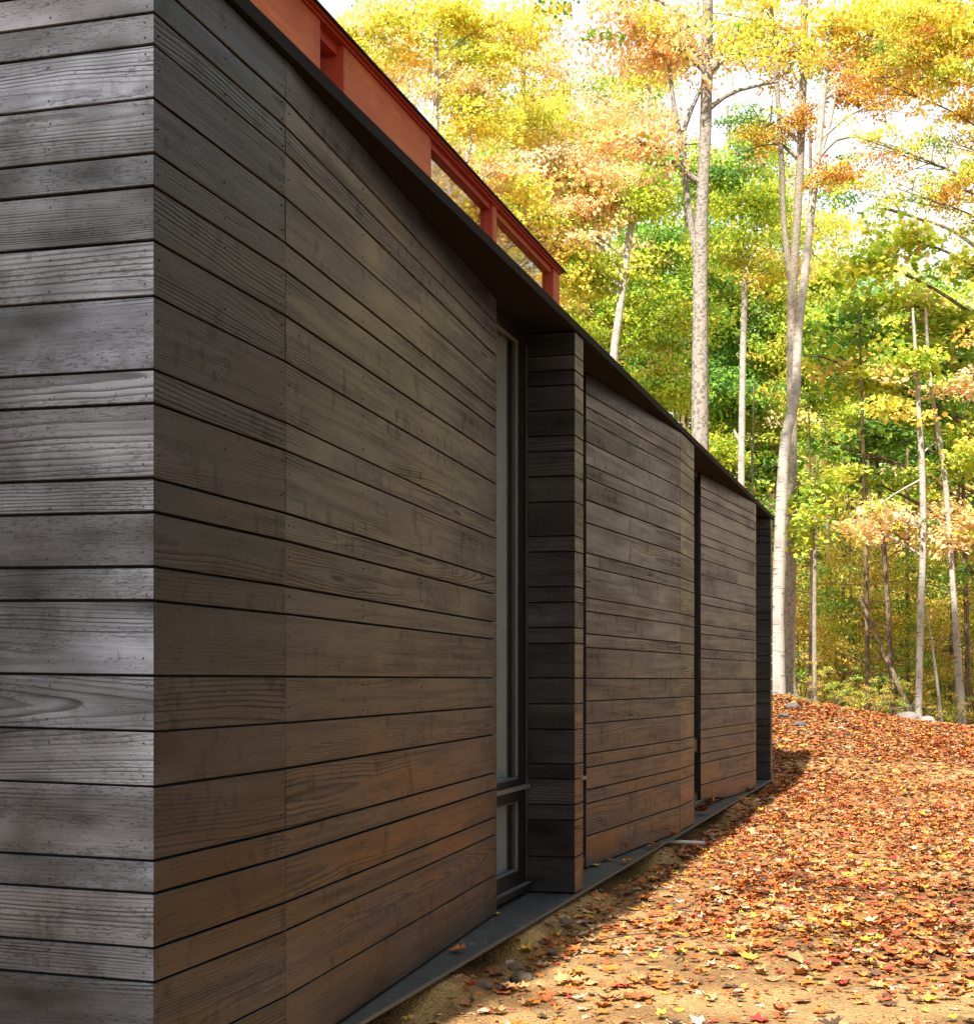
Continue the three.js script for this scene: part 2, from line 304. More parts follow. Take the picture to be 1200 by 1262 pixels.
/* ---------- ground ---------- */
const hill = (X, d) => {
  let h = -0.13 + 0.05 * (fbm(X * 0.35 + 7, d * 0.35, 3) - 0.5);
  const edge = X - LX(d);
  if (d < 20) { h += Math.exp(-Math.pow((edge + 0.04) / 0.16, 2)) * (0.085 - 0.11 * sst(0.42, 0.58, fbm(d * 1.1, 3.3, 2))); h += 0.03 * sst(0.4, 1.6, edge); }
  const Hc = X > 5.36 ? 0.28 + 0.92 * Math.exp(-(X - 5.36) / 3.0) : 1.2 + 0.06 * Math.min(12, 5.36 - X);
  h += sst(19.4, 27.5, d + 0.4 * (fbm(X * 0.5, d * 0.2, 2) - 0.5)) * Hc * (1 + 0.10 * (fbm(X * 0.6, d * 0.6, 3) - 0.5));
  h -= 0.25 * sst(27.5, 33, d) * (1 - sst(33, 45, d));
  h += 0.075 * Math.max(0, d - 36) * sst(36, 50, d) ;
  h += 0.18 * (fbm(X * 0.22, d * 0.22, 3) - 0.5) * sst(26, 34, d);
  return h;
};
{
  const xs = [], ds = [], add = (arr, a, b, s) => { for (let v = a; v < b - 1e-6; v += s) arr.push(v); };
  add(xs, -90, -12, 3); add(xs, -12, -2, 0.5); add(xs, -2, 12, 0.09); add(xs, 12, 24, 0.5); add(xs, 24, 101, 3);
  add(ds, -60, -4, 2); add(ds, -4, 4, 0.4); add(ds, 4, 13, 0.06); add(ds, 13, 34, 0.12); add(ds, 34, 60, 0.7); add(ds, 60, 181, 4);
  const pos = [], uv = [], idx = [], nx = xs.length;
  for (const d of ds) for (const x of xs) {
    let y = hill(x, d);
    if (x > -2 && x < 12 && d > 4 && d < 34) y += 0.035 * (fbm(x * 2.6, d * 2.6, 3) - 0.5) + 0.016 * (fbm(x * 9, d * 9, 2) - 0.5);
    if (d > 4 && d < 20) { if (x < LX(d) + 0.08) y = Math.min(y, -0.035); if (x < LX(d) - 0.26) y = Math.min(y, -0.2); }
    pos.push(x, y, -d); uv.push(x / 2.5, d / 2.5);
  }
  for (let j = 0; j < ds.length - 1; j++) for (let i = 0; i < nx - 1; i++) { const a = j * nx + i; idx.push(a, a + 1, a + nx + 1, a, a + nx + 1, a + nx); }
  const g = new THREE.BufferGeometry(); g.setAttribute('position', new THREE.Float32BufferAttribute(pos, 3)); g.setAttribute('uv', new THREE.Float32BufferAttribute(uv, 2)); g.setIndex(idx); g.computeVertexNormals();
  const N = 1024, per = (x, y, f, o) => { const a = fbm(x * f, y * f, o), b = fbm((x - 1) * f, y * f, o), c = fbm(x * f, (y - 1) * f, o), e = fbm((x - 1) * f, (y - 1) * f, o); return mix(mix(a, b, x), mix(c, e, x), y); };
  const hgt = new Float32Array(N * N); for (let j = 0; j < N; j++) for (let i = 0; i < N; i++) hgt[j * N + i] = per(i / N, j / N, 18, 5);
  const soilMap = tex(N, N, (i, j) => {
    const x = i / N, y = j / N, n = hgt[j * N + i], c = per(x, y, 5, 3), k = noise(i / 2.2, j / 2.2), l = 0.85 + 1.1 * (n - 0.5) + 0.5 * (k - 0.5), t = sst(0.4, 0.62, c);
    return [mix(0.27, 0.42, t) * l, mix(0.14, 0.245, t) * l, mix(0.042, 0.085, t) * l];
  }, true);
  const soilBump = tex(N, N, (i, j) => hgt[j * N + i] * 0.7 + 0.3 * noise(i / 3, j / 3));
  const m = mesh('ground', g, new THREE.MeshStandardMaterial({ map: soilMap, bumpMap: soilBump, bumpScale: 0.04, roughness: 0.95 }));
  tag(m, 'sandy earth path rising to a wooded bank', null, null, 'structure');
}
const gy = (X, d) => { let y = hill(X, d); if (X > -2 && X < 12 && d > 4 && d < 34) y += 0.035 * (fbm(X * 2.6, d * 2.6, 3) - 0.5) + 0.016 * (fbm(X * 9, d * 9, 2) - 0.5); return y; };

/* ---------- leaves ---------- */
/* a lobed maple leaf of unit size with its stalk at the origin; curl bends it */
function leafGeo(curl, fold, simple, jit = 0) {
  const tips = [[-152, 0.40], [-128, 0.30], [-98, 0.54], [-66, 0.36], [-44, 0.56], [-20, 0.38], [0, 0.62], [20, 0.38], [44, 0.56], [66, 0.36], [98, 0.54], [128, 0.30], [152, 0.40]];
  const far = [[-130, 0.40], [-62, 0.36], [-45, 0.55], [-18, 0.40], [0, 0.6], [18, 0.40], [45, 0.55], [62, 0.36], [130, 0.40]];
  const out = (simple ? far : tips).map(([a, r]) => { const t = (a + jit * rr(-20, 20)) * Math.PI / 180, q = r * (1 - jit * rr(0, 0.6)); return [Math.sin(t) * q, Math.cos(t) * q + 0.36, jit * rr(-0.25, 0.45)]; });
  const bend = jit * rr(-0.5, 0.5);
  const pos = [], nrm = p => { const q = Math.hypot(p[0], p[1] - 0.36); return [p[0], curl * q * q * 1.6 + fold * Math.abs(p[0]) + bend * p[0] * (p[1] - 0.3) * 2 + (p[2] || 0) * q, p[1]]; };
  const c = [0, 0.36];
  for (let i = 0; i < out.length - 1; i++) pos.push(...nrm(c), ...nrm(out[i + 1]), ...nrm(out[i]));
  const z = nrm(out[0]), y = nrm(out[out.length - 1]); pos.push(...nrm(c), ...z, ...y);
  if (!simple) pos.push(-0.012, 0, 0.02, 0, 0.0, 0.2, 0.012, 0, 0.02, -0.012, 0, 0.02, 0.012, 0, 0.02, 0.05, 0.08, -0.3);
  const g = new THREE.BufferGeometry(); g.setAttribute('position', new THREE.Float32BufferAttribute(pos, 3)); g.computeVertexNormals();
  return g;
}
/* a spray: many leaves on one small fan of twigs, about 1 m across */
function sprayGeo(n, size, flat) {
  const gs = [];
  const lg = [leafGeo(-0.25, 0.1, true), leafGeo(0.2, -0.2, true)];
  for (let i = 0; i < n; i++) {
    const g = lg[i % 2].clone(), a = rr(0, 6.283), r = 0.5 * Math.sqrt(rnd()), s = size * rr(0.7, 1.2);
    const m = new THREE.Matrix4().compose(new THREE.Vector3(Math.cos(a) * r, flat * gauss() - 0.15 * r, Math.sin(a) * r),
      new THREE.Quaternion().setFromEuler(new THREE.Euler(gauss() * 0.8 + 0.35, rr(0, 6.283), gauss() * 0.8, 'YXZ')), new THREE.Vector3(s, s, s));
    g.applyMatrix4(m);
    const c = [], v = rr(0.72, 1.22), h = rr(-0.14, 0.14); for (let k = 0; k < g.attributes.position.count; k++) c.push(v * (1 + h), v, v * (1 - h));
    g.setAttribute('color', new THREE.Float32BufferAttribute(c, 3)); gs.push(g);
  }
  return mergeGeometries(gs);
}
const sprays = [sprayGeo(92, 0.098, 0.11), sprayGeo(84, 0.105, 0.14), sprayGeo(100, 0.092, 0.10)];
const sprayFine = [sprayGeo(90, 0.085, 0.13), sprayGeo(80, 0.09, 0.16)];
const sprayBig = [sprayGeo(44, 0.155, 0.09), sprayGeo(50, 0.145, 0.11)];
const leafMat = new THREE.MeshPhysicalMaterial({ vertexColors: true, color: 0xffffff, roughness: 1, transmission: 0.5, thickness: 0, specularIntensity: 0.5, side: THREE.DoubleSide });
const PAL = {
  gold: [[0.84, 0.72, 0.09], [0.78, 0.74, 0.10], [0.86, 0.64, 0.09], [0.66, 0.70, 0.08]],
  peach: [[0.90, 0.66, 0.34], [0.90, 0.58, 0.26], [0.88, 0.72, 0.25], [0.92, 0.70, 0.44]],
  lime: [[0.52, 0.64, 0.05], [0.70, 0.70, 0.07], [0.36, 0.54, 0.05], [0.56, 0.60, 0.05]],
  green: [[0.16, 0.36, 0.035], [0.25, 0.46, 0.045], [0.12, 0.28, 0.035], [0.42, 0.54, 0.05]],
  rust: [[0.68, 0.38, 0.06], [0.82, 0.58, 0.09], [0.58, 0.24, 0.04], [0.76, 0.64, 0.08]],
  straw: [[0.68, 0.50, 0.09], [0.76, 0.60, 0.10], [0.54, 0.36, 0.06], [0.50, 0.50, 0.06]],
  fir: [[0.03, 0.055, 0.02], [0.04, 0.06, 0.022], [0.025, 0.04, 0.018], [0.05, 0.06, 0.02]],
};
function crownMesh(list, set, parent, name = 'crown') {     // list: {p, s, c}
  const out = [];
  for (let k = 0; k < set.length; k++) {
    const mine = list.filter((_, i) => i % set.length === k); if (!mine.length) continue;
    const im = new THREE.InstancedMesh(set[k], leafMat, mine.length);
    im.name = parent ? name : numbered(name); im.castShadow = im.receiveShadow = true; im.userData.kind = 'stuff';
    const m = new THREE.Matrix4(), q = new THREE.Quaternion(), e = new THREE.Euler();
    mine.forEach((o, i) => {
      e.set(gauss() * 0.45, rr(0, 6.283), gauss() * 0.45, 'YXZ'); q.setFromEuler(e);
      m.compose(o.p, q, new THREE.Vector3(o.s, o.s * rr(0.9, 1.5), o.s)); im.setMatrixAt(i, m);
      const v = rr(0.85, 1.12); im.setColorAt(i, lin(o.c[0] * v, o.c[1] * v, o.c[2] * v));
    });
    (parent || scene).add(im); out.push(im);
  }
  return out;
}

/* ---------- trees ---------- */
function barkTex(base, dark, kind) {
  const c = tex(256, 512, (i, j) => {
    const x = i / 256, y = j / 512, per = (fx, fy, o) => mix(fbm(x * fx, y * fy, o), fbm((x - 1) * fx, y * fy, o), x);
    let m = kind === 'birch' ? sst(0.58, 0.7, per(5, 46, 3)) * 0.8 + 0.35 * sst(0.5, 0.7, per(7, 9, 3)) : kind === 'plate' ? sst(0.40, 0.64, per(18, 34, 4)) * 0.7 : sst(0.38, 0.62, per(26, 7, 4));
    m = clamp(m + 0.25 * (noise(i / 2, j / 2) - 0.5), 0, 1);
    return [0, 1, 2].map(k => mix(base[k], dark[k], m));
  }, true);
  return new THREE.MeshStandardMaterial({ map: c, bumpMap: c, bumpScale: kind === 'birch' ? 0.006 : 0.03, roughness: 0.9 });
}
const BARK = {
  pale: barkTex([0.29, 0.25, 0.20], [0.075, 0.06, 0.042], 'plate'),
  white: barkTex([0.34, 0.31, 0.26], [0.075, 0.065, 0.05], 'birch'),
  brown: barkTex([0.22, 0.155, 0.09], [0.06, 0.042, 0.027], 'furrow'),
  grey: barkTex([0.27, 0.23, 0.17], [0.09, 0.075, 0.05], 'plate'),
};
function tube(pts, rad, seg = 8, rough = 0.06) {
  const curve = new THREE.CatmullRomCurve3(pts), len = curve.getLength(), n = Math.max(3, Math.min(60, Math.round(len / 0.25))), fr = curve.computeFrenetFrames(n, false);
  const pos = [], uv = [], idx = [], ro = rr(0, 90);
  for (let i = 0; i <= n; i++) {
    const t = i / n, p = curve.getPoint(t), f = t * (rad.length - 1), a = Math.min(rad.length - 2, Math.floor(f)), R = mix(rad[a], rad[a + 1], f - a);
    for (let k = 0; k <= seg; k++) {
      const th = k / seg * 6.28318, r = R * (1 + rough * 2 * (noise(i * 0.35 + ro, (k % seg) * 1.3) - 0.5));
      const N = fr.normals[i], B = fr.binormals[i];
      pos.push(p.x + r * (Math.cos(th) * N.x + Math.sin(th) * B.x), p.y + r * (Math.cos(th) * N.y + Math.sin(th) * B.y), p.z + r * (Math.cos(th) * N.z + Math.sin(th) * B.z));
      uv.push(k / seg, t * len / Math.max(0.6, R * 12));
      if (i && k) { const q = i * (seg + 1) + k; idx.push(q - seg - 2, q - 1, q, q - seg - 2, q, q - seg - 1); }
    }
  }
  const g = new THREE.BufferGeometry(); g.setAttribute('position', new THREE.Float32BufferAttribute(pos, 3)); g.setAttribute('uv', new THREE.Float32BufferAttribute(uv, 2)); g.setIndex(idx); g.computeVertexNormals();
  return g;
}
/* pts: [u, v, width px] from top to bottom at depth d; the last one goes on down to the ground.
   blobs: [u, v, ru, rv, palette, sprays, size] foliage masses; stems: extra leaders as [u, v, width] lists */
function tree(o) {
  const d = o.d, k = d / FPX, t = group(o.name || 'maple_tree');
  tag(t, o.label, 'tree', o.group);
  const bark = BARK[o.bark], dz = o.lean || 0;
  let pts = o.pts.map(([u, v]) => W(u, v, d)), rad = o.pts.map(q => q[2] * k / 2);
  const last = pts[pts.length - 1], base = o.root ? new THREE.Vector3((o.root - CU) * k, 0, -d) : last.clone(); base.y = gy(base.x, d) - 0.08;
  if (last.y - base.y > 0.3) { pts.push(base); rad.push(rad[rad.length - 1] * 1.12); } else { last.y = Math.min(last.y, base.y); }
  pts.reverse(); rad.reverse(); rad[0] *= 1.45;
  pts.forEach((p, i) => { p.z += dz * i; });
  mesh('trunk', tube(pts, rad, o.seg || 10, 0.07), bark, t);
  const curve = new THREE.CatmullRomCurve3(pts);
  for (const s of o.stems || []) { const sp = s.map(([u, v]) => W(u, v, d)); mesh('stem', tube(sp, s.map(q => q[2] * k / 2), 7, 0.08), bark, t); }
  const list = [];
  for (const b of o.blobs || []) {
    const [u, v, ru, rv, pal, n, sz] = b, c = W(u, v, d), rx = ru * k, ry = rv * k, rz = Math.min(1.7, Math.max(0.5, (rx + ry) * 0.36));
    c.z += rr(-0.6, 0.6) * rz * 0.5 + (b[7] || 0);
    // limb from the trunk to the blob, then twigs through it
    let best = 0.1, bd = 1e9; for (let q = 0; q <= 40; q++) { const f = 0.12 + 0.86 * q / 40, p = curve.getPoint(f), hd = Math.abs(p.y - (c.y - Math.hypot(c.x - p.x, c.z - p.z) * 0.55)); if (hd < bd) { bd = hd; best = f; } }
    const p0 = curve.getPoint(best), L = p0.distanceTo(c);
    const anchors = [];
    if (!o.noLimb) {
      const r0 = (o.limb || 1) * Math.min(0.05, Math.max(0.014, 0.35 * rad[0] * (1 - best * 0.6)));
      const m1 = p0.clone().lerp(c, 0.45); m1.y += 0.08 * L; m1.x += rr(-0.06, 0.06) * L;
      const parts = [tube([p0, m1, c], [r0, r0 * 0.7, r0 * 0.4], 6, 0.1)];
      for (let q = 0; q < (o.twigs || 7); q++) {
        const from = m1.clone().lerp(c, rr(0.1, 1)), to = c.clone().add(new THREE.Vector3(gauss() * rx, gauss() * ry * 0.8 + ry * 0.1, gauss() * rz)), mid = from.clone().lerp(to, 0.5); mid.y += rr(0, 0.15) * L * 0.3;
        parts.push(tube([from, mid, to], [r0 * 0.4, r0 * 0.28, r0 * 0.14], 5, 0.05)); anchors.push(to, mid);
      }
      mesh('branch', mergeGeometries(parts), bark, t);
    }
    for (let i = 0; i < n; i++) {
      let q;
      if (anchors.length && rnd() < 0.35) { q = pick(anchors).clone().add(new THREE.Vector3(gauss() * rx * 0.3, gauss() * ry * 0.25, gauss() * rz * 0.3)); }
      else { const a = rr(0, 6.283), w = Math.cbrt(rnd()) * rr(0.6, 1.4), z = rr(-1, 1), s = Math.sqrt(1 - z * z); q = new THREE.Vector3(c.x + rx * w * s * Math.cos(a), c.y + ry * w * z, c.z + rz * w * s * Math.sin(a)); }
      const pl = PAL[rnd() < 0.84 ? pal : pick(['lime', 'gold', 'green', 'peach'])]; list.push({ p: q, s: (sz || 1) * rr(0.65, 1.25), c: pick(pl) });
    }
  }
  if (list.length) crownMesh(list, o.set || sprays, t);
  return t;
}
const NEARG = 'trees on the bank behind the house', BACK = 'trees deeper in the autumn wood';
tree({ name: 'large_maple', label: 'tall thick pale-barked tree rising just behind the far roof edge', bark: 'pale', d: 23, group: NEARG, seg: 14,
  pts: [[880, -420, 5.4], [874, -160, 10.1], [872, 0, 12.8], [870, 130, 14.1], [863, 300, 16.8], [862, 545, 20.8]],
  stems: [[[858, 320, 9], [846, 240, 8], [839, 180, 7], [826, 100, 5], [822, 20, 3]], [[839, 170, 6], [858, 120, 5], [888, 70, 4], [905, 30, 2]], [[866, 140, 8], [900, 115, 5], [960, 100, 3]]],
  blobs: [[790, 30, 70, 40, 'peach', 40, 0.7], [770, 170, 70, 40, 'peach', 40, 0.7], [830, 60, 90, 46, 'peach', 30, 0.65], [915, 60, 50, 40, 'gold', 14, 0.6], [730, -30, 80, 40, 'gold', 18, 0.7], [930, -50, 80, 40, 'gold', 16, 0.7], [850, -190, 120, 60, 'gold', 12, 0.8]] });
tree({ name: 'leaning_birch', label: 'slender white-barked trunk leaning right beside the rough brown trunk on the bank', bark: 'white', d: 27, group: NEARG, seg: 12,
  pts: [[1046, -200, 4.0], [1030, -40, 6.7], [1017, 83, 8.1], [1006, 200, 8.7], [992, 330, 10.1], [983, 417, 10.8], [979, 492, 12.1], [968, 540, 13.4], [962, 633, 14.1], [958, 762, 14.8], [956, 842, 16.8]],
  stems: [[[1008, 195, 6], [1030, 172, 5], [1060, 168, 3]], [[1015, 90, 7], [1050, 62, 5], [1105, 28, 3]], [[1006, 205, 6], [1026, 130, 5], [1032, 30, 3]]],
  blobs: [[1070, 30, 60, 34, 'gold', 40, 0.75], [1120, 60, 70, 36, 'rust', 46, 0.7], [1050, 100, 50, 24, 'rust', 20, 0.6], [1100, 122, 60, 18, 'rust', 16, 0.55], [1150, 10, 70, 40, 'gold', 40, 0.8], [1080, -100, 130, 60, 'gold', 20, 0.8], [1025, 215, 36, 26, 'rust', 16, 0.6]] });
tree({ name: 'forked_maple', label: 'rough brown trunk forking high into two dark leaders beside the leaning white trunk', bark: 'grey', d: 28, group: NEARG, seg: 12,
  pts: [[1000, -240, 4.8], [992, -40, 8.8], [990, 60, 9.6], [986, 190, 9.6], [981, 283, 10.4], [976, 360, 12.0], [975, 572, 13.6], [973, 700, 15.2], [971, 838, 17.6]],
  stems: [[[975, 355, 9], [965, 270, 8], [962, 190, 7], [957, 110, 6], [950, 10, 5]]],
  blobs: [[950, 60, 50, 40, 'rust', 26, 0.65], [925, 20, 50, 40, 'gold', 26, 0.75], [940, 165, 34, 24, 'rust', 14, 0.6], [985, 150, 34, 24, 'rust', 14, 0.6], [990, -80, 110, 50, 'gold', 18, 0.8], [930, 150, 40, 22, 'green', 12, 0.6], [1000, 60, 40, 40, 'gold', 16, 0.65]] });
tree({ name: 'slim_birch', label: 'slim pale trunk between the thick pale tree and the leaning white trunk', bark: 'white', d: 32, group: NEARG,
  pts: [[898, 60, 2.4], [908, 160, 4.0], [910, 233, 4.8], [917, 330, 7.2], [915, 440, 8.0], [913, 600, 8.8]], root: 913,
  stems: [[[916, 360, 5], [922, 330, 4], [932, 300, 3], [930, 250, 2]], [[911, 545, 5], [904, 530, 3]]],
  blobs: [[890, 215, 50, 30, 'green', 34, 0.8], [935, 250, 46, 34, 'lime', 34, 0.8], [900, 300, 50, 34, 'lime', 36, 0.8], [950, 330, 40, 30, 'gold', 20, 0.7], [925, 180, 30, 20, 'green', 14, 0.6]] });
tree({ name: 'slanting_birch', label: 'white slanting trunk seen above the middle of the roof', bark: 'white', d: 30, group: NEARG,
  pts: [[820, -80, 3.2], [806, 30, 5.6], [795, 140, 8.0], [786, 220, 8.8], [775, 290, 8.8], [765, 370, 9.6], [756, 440, 10.4]], root: 740,
  stems: [[[778, 280, 5], [800, 240, 3], [806, 190, 2]], [[768, 350, 6], [745, 310, 4], [715, 280, 3]]],
  blobs: [[735, 235, 60, 36, 'peach', 46, 0.8], [690, 205, 60, 40, 'peach', 46, 0.8], [690, 270, 60, 34, 'peach', 40, 0.8], [800, 240, 50, 34, 'lime', 34, 0.8], [745, 130, 50, 30, 'peach', 24, 0.7], [640, 150, 46, 36, 'gold', 30, 0.75], [735, 330, 50, 34, 'lime', 36, 0.8], [690, 330, 36, 30, 'gold', 26, 0.8], [660, 300, 40, 26, 'peach', 22, 0.75], [800, 90, 40, 26, 'gold', 20, 0.7]] });
tree({ name: 'slim_birch', label: 'thin upright white trunk seen above the orange cedar panel', bark: 'white', d: 28, group: NEARG,
  pts: [[545, -160, 3.2], [541, -60, 4.8], [538, 40, 6.4], [537, 140, 7.2], [536, 240, 8.0]],
  stems: [[[537, 130, 5], [560, 80, 4], [600, 55, 2]], [[515, 70, 5], [510, 20, 4], [506, -40, 3]], [[575, 200, 5], [590, 130, 4], [615, 80, 3]]],
  blobs: [[500, 40, 46, 34, 'gold', 28, 0.75], [555, 100, 50, 34, 'peach', 28, 0.75], [600, 60, 50, 40, 'gold', 33, 0.75], [590, 140, 46, 32, 'gold', 25, 0.75], [455, 10, 40, 30, 'peach', 8, 0.7], [560, 20, 50, 34, 'gold', 28, 0.75], [640, 20, 40, 34, 'gold', 17, 0.75], [540, -80, 120, 50, 'gold', 14, 0.8], [615, 210, 46, 34, 'peach', 28, 0.75], [640, 255, 40, 30, 'gold', 24, 0.75]] });
tree({ name: 'grey_maple', label: 'grey forked trunk in the foliage just past the clerestory end', bark: 'grey', d: 34, group: NEARG,
  pts: [[762, 120, 3.2], [745, 200, 5.6], [736, 270, 7.2], [729, 330, 8.8], [724, 410, 9.6]],
  stems: [[[730, 320, 5], [752, 290, 4], [770, 240, 3]]],
  blobs: [[720, 360, 46, 40, 'lime', 44, 0.85], [780, 330, 60, 40, 'lime', 50, 0.85], [760, 400, 60, 40, 'lime', 50, 0.85], [820, 300, 50, 40, 'green', 40, 0.85], [820, 400, 50, 44, 'lime', 50, 0.85], [700, 150, 50, 34, 'gold', 26, 0.8], [810, 470, 50, 36, 'lime', 44, 0.85]] });
tree({ name: 'white_sapling', label: 'thin white sapling with peach leaves standing beside two pale stones', bark: 'white', d: 29, group: NEARG,
  pts: [[1124, 380, 3], [1128, 443, 5], [1131, 500, 6], [1135, 564, 8], [1137, 648, 8], [1134, 760, 8], [1131.5, 880, 9]],
  stems: [[[1136, 590, 3], [1100, 610, 2], [1060, 640, 1.5]], [[1134, 560, 3], [1152, 545, 2]]],
  blobs: [[1090, 622, 36, 12, 'peach', 9, 0.8], [1070, 652, 36, 14, 'peach', 9, 0.8], [1110, 640, 26, 12, 'peach', 5, 0.75], [1120, 440, 46, 26, 'lime', 18, 0.8], [1110, 500, 30, 16, 'gold', 7, 0.7]], set: sprayBig, twigs: 3 });
tree({ name: 'white_sapling', label: 'thin crooked white sapling with peach leaves, right-hand neighbour of the stones', bark: 'white', d: 29.6, group: NEARG,
  pts: [[1140, 380, 3], [1144, 450, 5], [1150, 500, 5], [1156, 534, 6], [1164, 590, 7], [1168, 648, 7], [1175, 743, 7], [1186, 890, 8]],
  blobs: [[1180, 625, 30, 14, 'peach', 8, 0.8], [1170, 660, 40, 16, 'peach', 10, 0.8], [1205, 650, 26, 18, 'peach', 6, 0.8], [1170, 478, 36, 16, 'peach', 9, 0.8], [1195, 560, 34, 28, 'lime', 12, 0.8]], set: sprayBig, twigs: 3 });
tree({ name: 'broadleaf_tree', label: 'leafy green and lime tree spreading low branches over the saplings', bark: 'brown', d: 31.5, group: NEARG,
  pts: [[1240, -60, 10], [1236, 200, 16], [1230, 500, 20], [1228, 860, 24]],
  blobs: [[1060, 320, 46, 18, 'lime', 12, 1.0], [1120, 292, 46, 16, 'lime', 11, 1.0], [1185, 330, 36, 22, 'lime', 14, 1.0], [1100, 370, 56, 18, 'lime', 18, 1.0], [1170, 395, 50, 22, 'lime', 18, 1.0], [1045, 405, 40, 20, 'green', 12, 1.0], [1115, 430, 56, 20, 'lime', 18, 1.0], [1180, 450, 36, 20, 'green', 12, 1.0], [1060, 470, 50, 20, 'lime', 14, 1.0], [1150, 500, 56, 22, 'green', 18, 1.0], [1085, 530, 46, 18, 'green', 14, 1.0], [1195, 540, 30, 22, 'lime', 10, 1.0], [1020, 545, 34, 18, 'lime', 8, 1.0], [1090, 255, 20, 18, 'lime', 4, 0.7], [1190, 700, 30, 16, 'green', 6, 0.7], [1130, 585, 40, 14, 'lime', 8, 1.0], [1060, 585, 40, 14, 'green', 7, 1.0], [1010, 440, 30, 20, 'lime', 8, 1.0]], set: sprayBig, twigs: 4 });
tree({ name: 'golden_maple', label: 'golden and rust maple with limbs reaching across the bright sky', bark: 'grey', d: 22, limb: 0.4, group: NEARG,
  pts: [[1300, -300, 10], [1292, -60, 18], [1284, 260, 22], [1280, 840, 28]],
  stems: [[[1290, 120, 7], [1210, 100, 4], [1110, 96, 2.4], [1040, 95, 1.4]], [[1240, 112, 4], [1190, 70, 3.4], [1155, 0, 2.6], [1140, -60, 2]]],
  blobs: [[1160, 100, 50, 26, 'gold', 26, 0.6], [1190, 40, 50, 34, 'gold', 34, 0.65], [1110, 70, 50, 26, 'rust', 26, 0.55], [1185, 140, 30, 20, 'rust', 12, 0.55], [1190, 215, 28, 12, 'green', 10, 0.5], [1175, 235, 30, 14, 'rust', 12, 0.55], [1060, 90, 40, 24, 'rust', 16, 0.5], [1065, 170, 40, 20, 'gold', 7, 0.45], [1120, 190, 50, 24, 'rust', 8, 0.45], [1160, 170, 40, 24, 'gold', 9, 0.45], [1100, 235, 50, 18, 'lime', 7, 0.45], [1195, 270, 30, 16, 'lime', 6, 0.5], [1130, 20, 60, 34, 'gold', 34, 0.65], [1250, 0, 70, 70, 'gold', 24, 0.7], [1260, 200, 40, 50, 'rust', 30, 0.7]] });
tree({ name: 'yellow_sapling', label: 'small sapling with drooping yellow leaves beside the brown trunk', bark: 'grey', d: 27.6, group: NEARG,
  pts: [[1006, 560, 2], [1004, 640, 4], [1003, 740, 5], [1003, 845, 6]], blobs: [[1005, 610, 26, 34, 'lime', 14, 0.7], [996, 650, 18, 26, 'lime', 8, 0.7], [1025, 590, 22, 18, 'lime', 7, 0.7]], set: sprayBig, twigs: 3 });

/* bare thin trunks with dead side twigs in the shade of the wood */
const bare = [[996, 31, 5, 'brown', 0], [1070, 31, 8, 'brown', 2], [1102, 32, 9, 'brown', 6], [1161, 29, 5, 'white', 3.3], [1038, 36, 6, 'brown', 0], [1056, 35, 5, 'grey', 2], [1118, 37, 7, 'brown', 0], [1170, 36, 9, 'brown', -3], [1194, 33, 9, 'brown', 2], [1018, 39, 7, 'brown', 0], [1086, 40, 8, 'brown', 3], [928, 36, 5, 'grey', 0], [942, 33, 5, 'grey', 3], [1210, 31, 7, 'grey', -4], [840, 34, 5, 'grey', 2], [1128, 42, 6, 'brown', 0]];
const bareLab = ['thin bare brown stem close behind the drooping yellow sapling', 'straight bare brown trunk behind the slanting dead pole', 'mossy brown trunk standing beside the lower end of the dead pole', 'short leaning pale stem between the two white saplings', 'thin dark stem deep behind the mossy crest', 'greyish bare stem beside the upper end of the dead pole', 'brown bare stem half hidden behind the white sapling and stones', 'dark bare trunk behind the crooked white sapling', 'stout bare brown trunk beyond the crooked sapling', 'dim bare stem far behind the yellow sapling', 'dim straight trunk in the shade behind the dead pole', 'thin grey stem beside the slim pale trunk above the roof end', 'thin grey twiggy stem near the leaning white trunk above the roof', 'grey bare stem under the broad green tree', 'thin grey stem left of the thick pale tree', 'far brown stem in the shade behind the white sapling'];
bare.forEach(([u, d, w, bk, ln], i) => {
  const t = group('bare_tree'), k = d / FPX, X = (u - CU) * k, y0 = gy(X, d) - 0.08, H = i === 3 ? 2.4 : rr(6, 9), r = w * k * 0.36;
  tag(t, bareLab[i], 'tree', 'bare stems in the wood');
  const top = new THREE.Vector3(X - ln * k * 6, y0 + H, -d), mid = new THREE.Vector3(X - ln * k * 2.6 + rr(-0.06, 0.06), y0 + H * 0.5, -d + rr(-0.1, 0.1));
  mesh('trunk', tube([new THREE.Vector3(X, y0, -d), mid, top], [r * 1.15, r, r * 0.4], 7, 0.05), BARK[bk], t);
  const c = new THREE.CatmullRomCurve3([new THREE.Vector3(X, y0, -d), mid, top]);
  for (let q = 0; q < (i === 3 ? 3 : 22); q++) {
    const p = c.getPoint(rr(0.06, 0.8)), a = rr(0, 6.283), L = rr(0.4, 1.3), e = p.clone().add(new THREE.Vector3(Math.cos(a) * L, rr(-0.25, 0.35) * L, Math.sin(a) * L)), m = p.clone().lerp(e, 0.5); m.y += rr(-0.06, 0.1);
    const parts = [tube([p, m, e], [0.011, 0.008, 0.004], 4, 0)];
    for (let s = 0; s < 2; s++) { const f = m.clone().lerp(e, rr(0, 0.7)), g = f.clone().add(new THREE.Vector3(gauss() * 0.3, rr(-0.15, 0.2), gauss() * 0.3)); parts.push(tube([f, f.clone().lerp(g, 0.5), g], [0.006, 0.005, 0.003], 4, 0)); }
    mesh('twig', mergeGeometries(parts), BARK[bk === 'white' ? 'grey' : bk], t);
  }
});
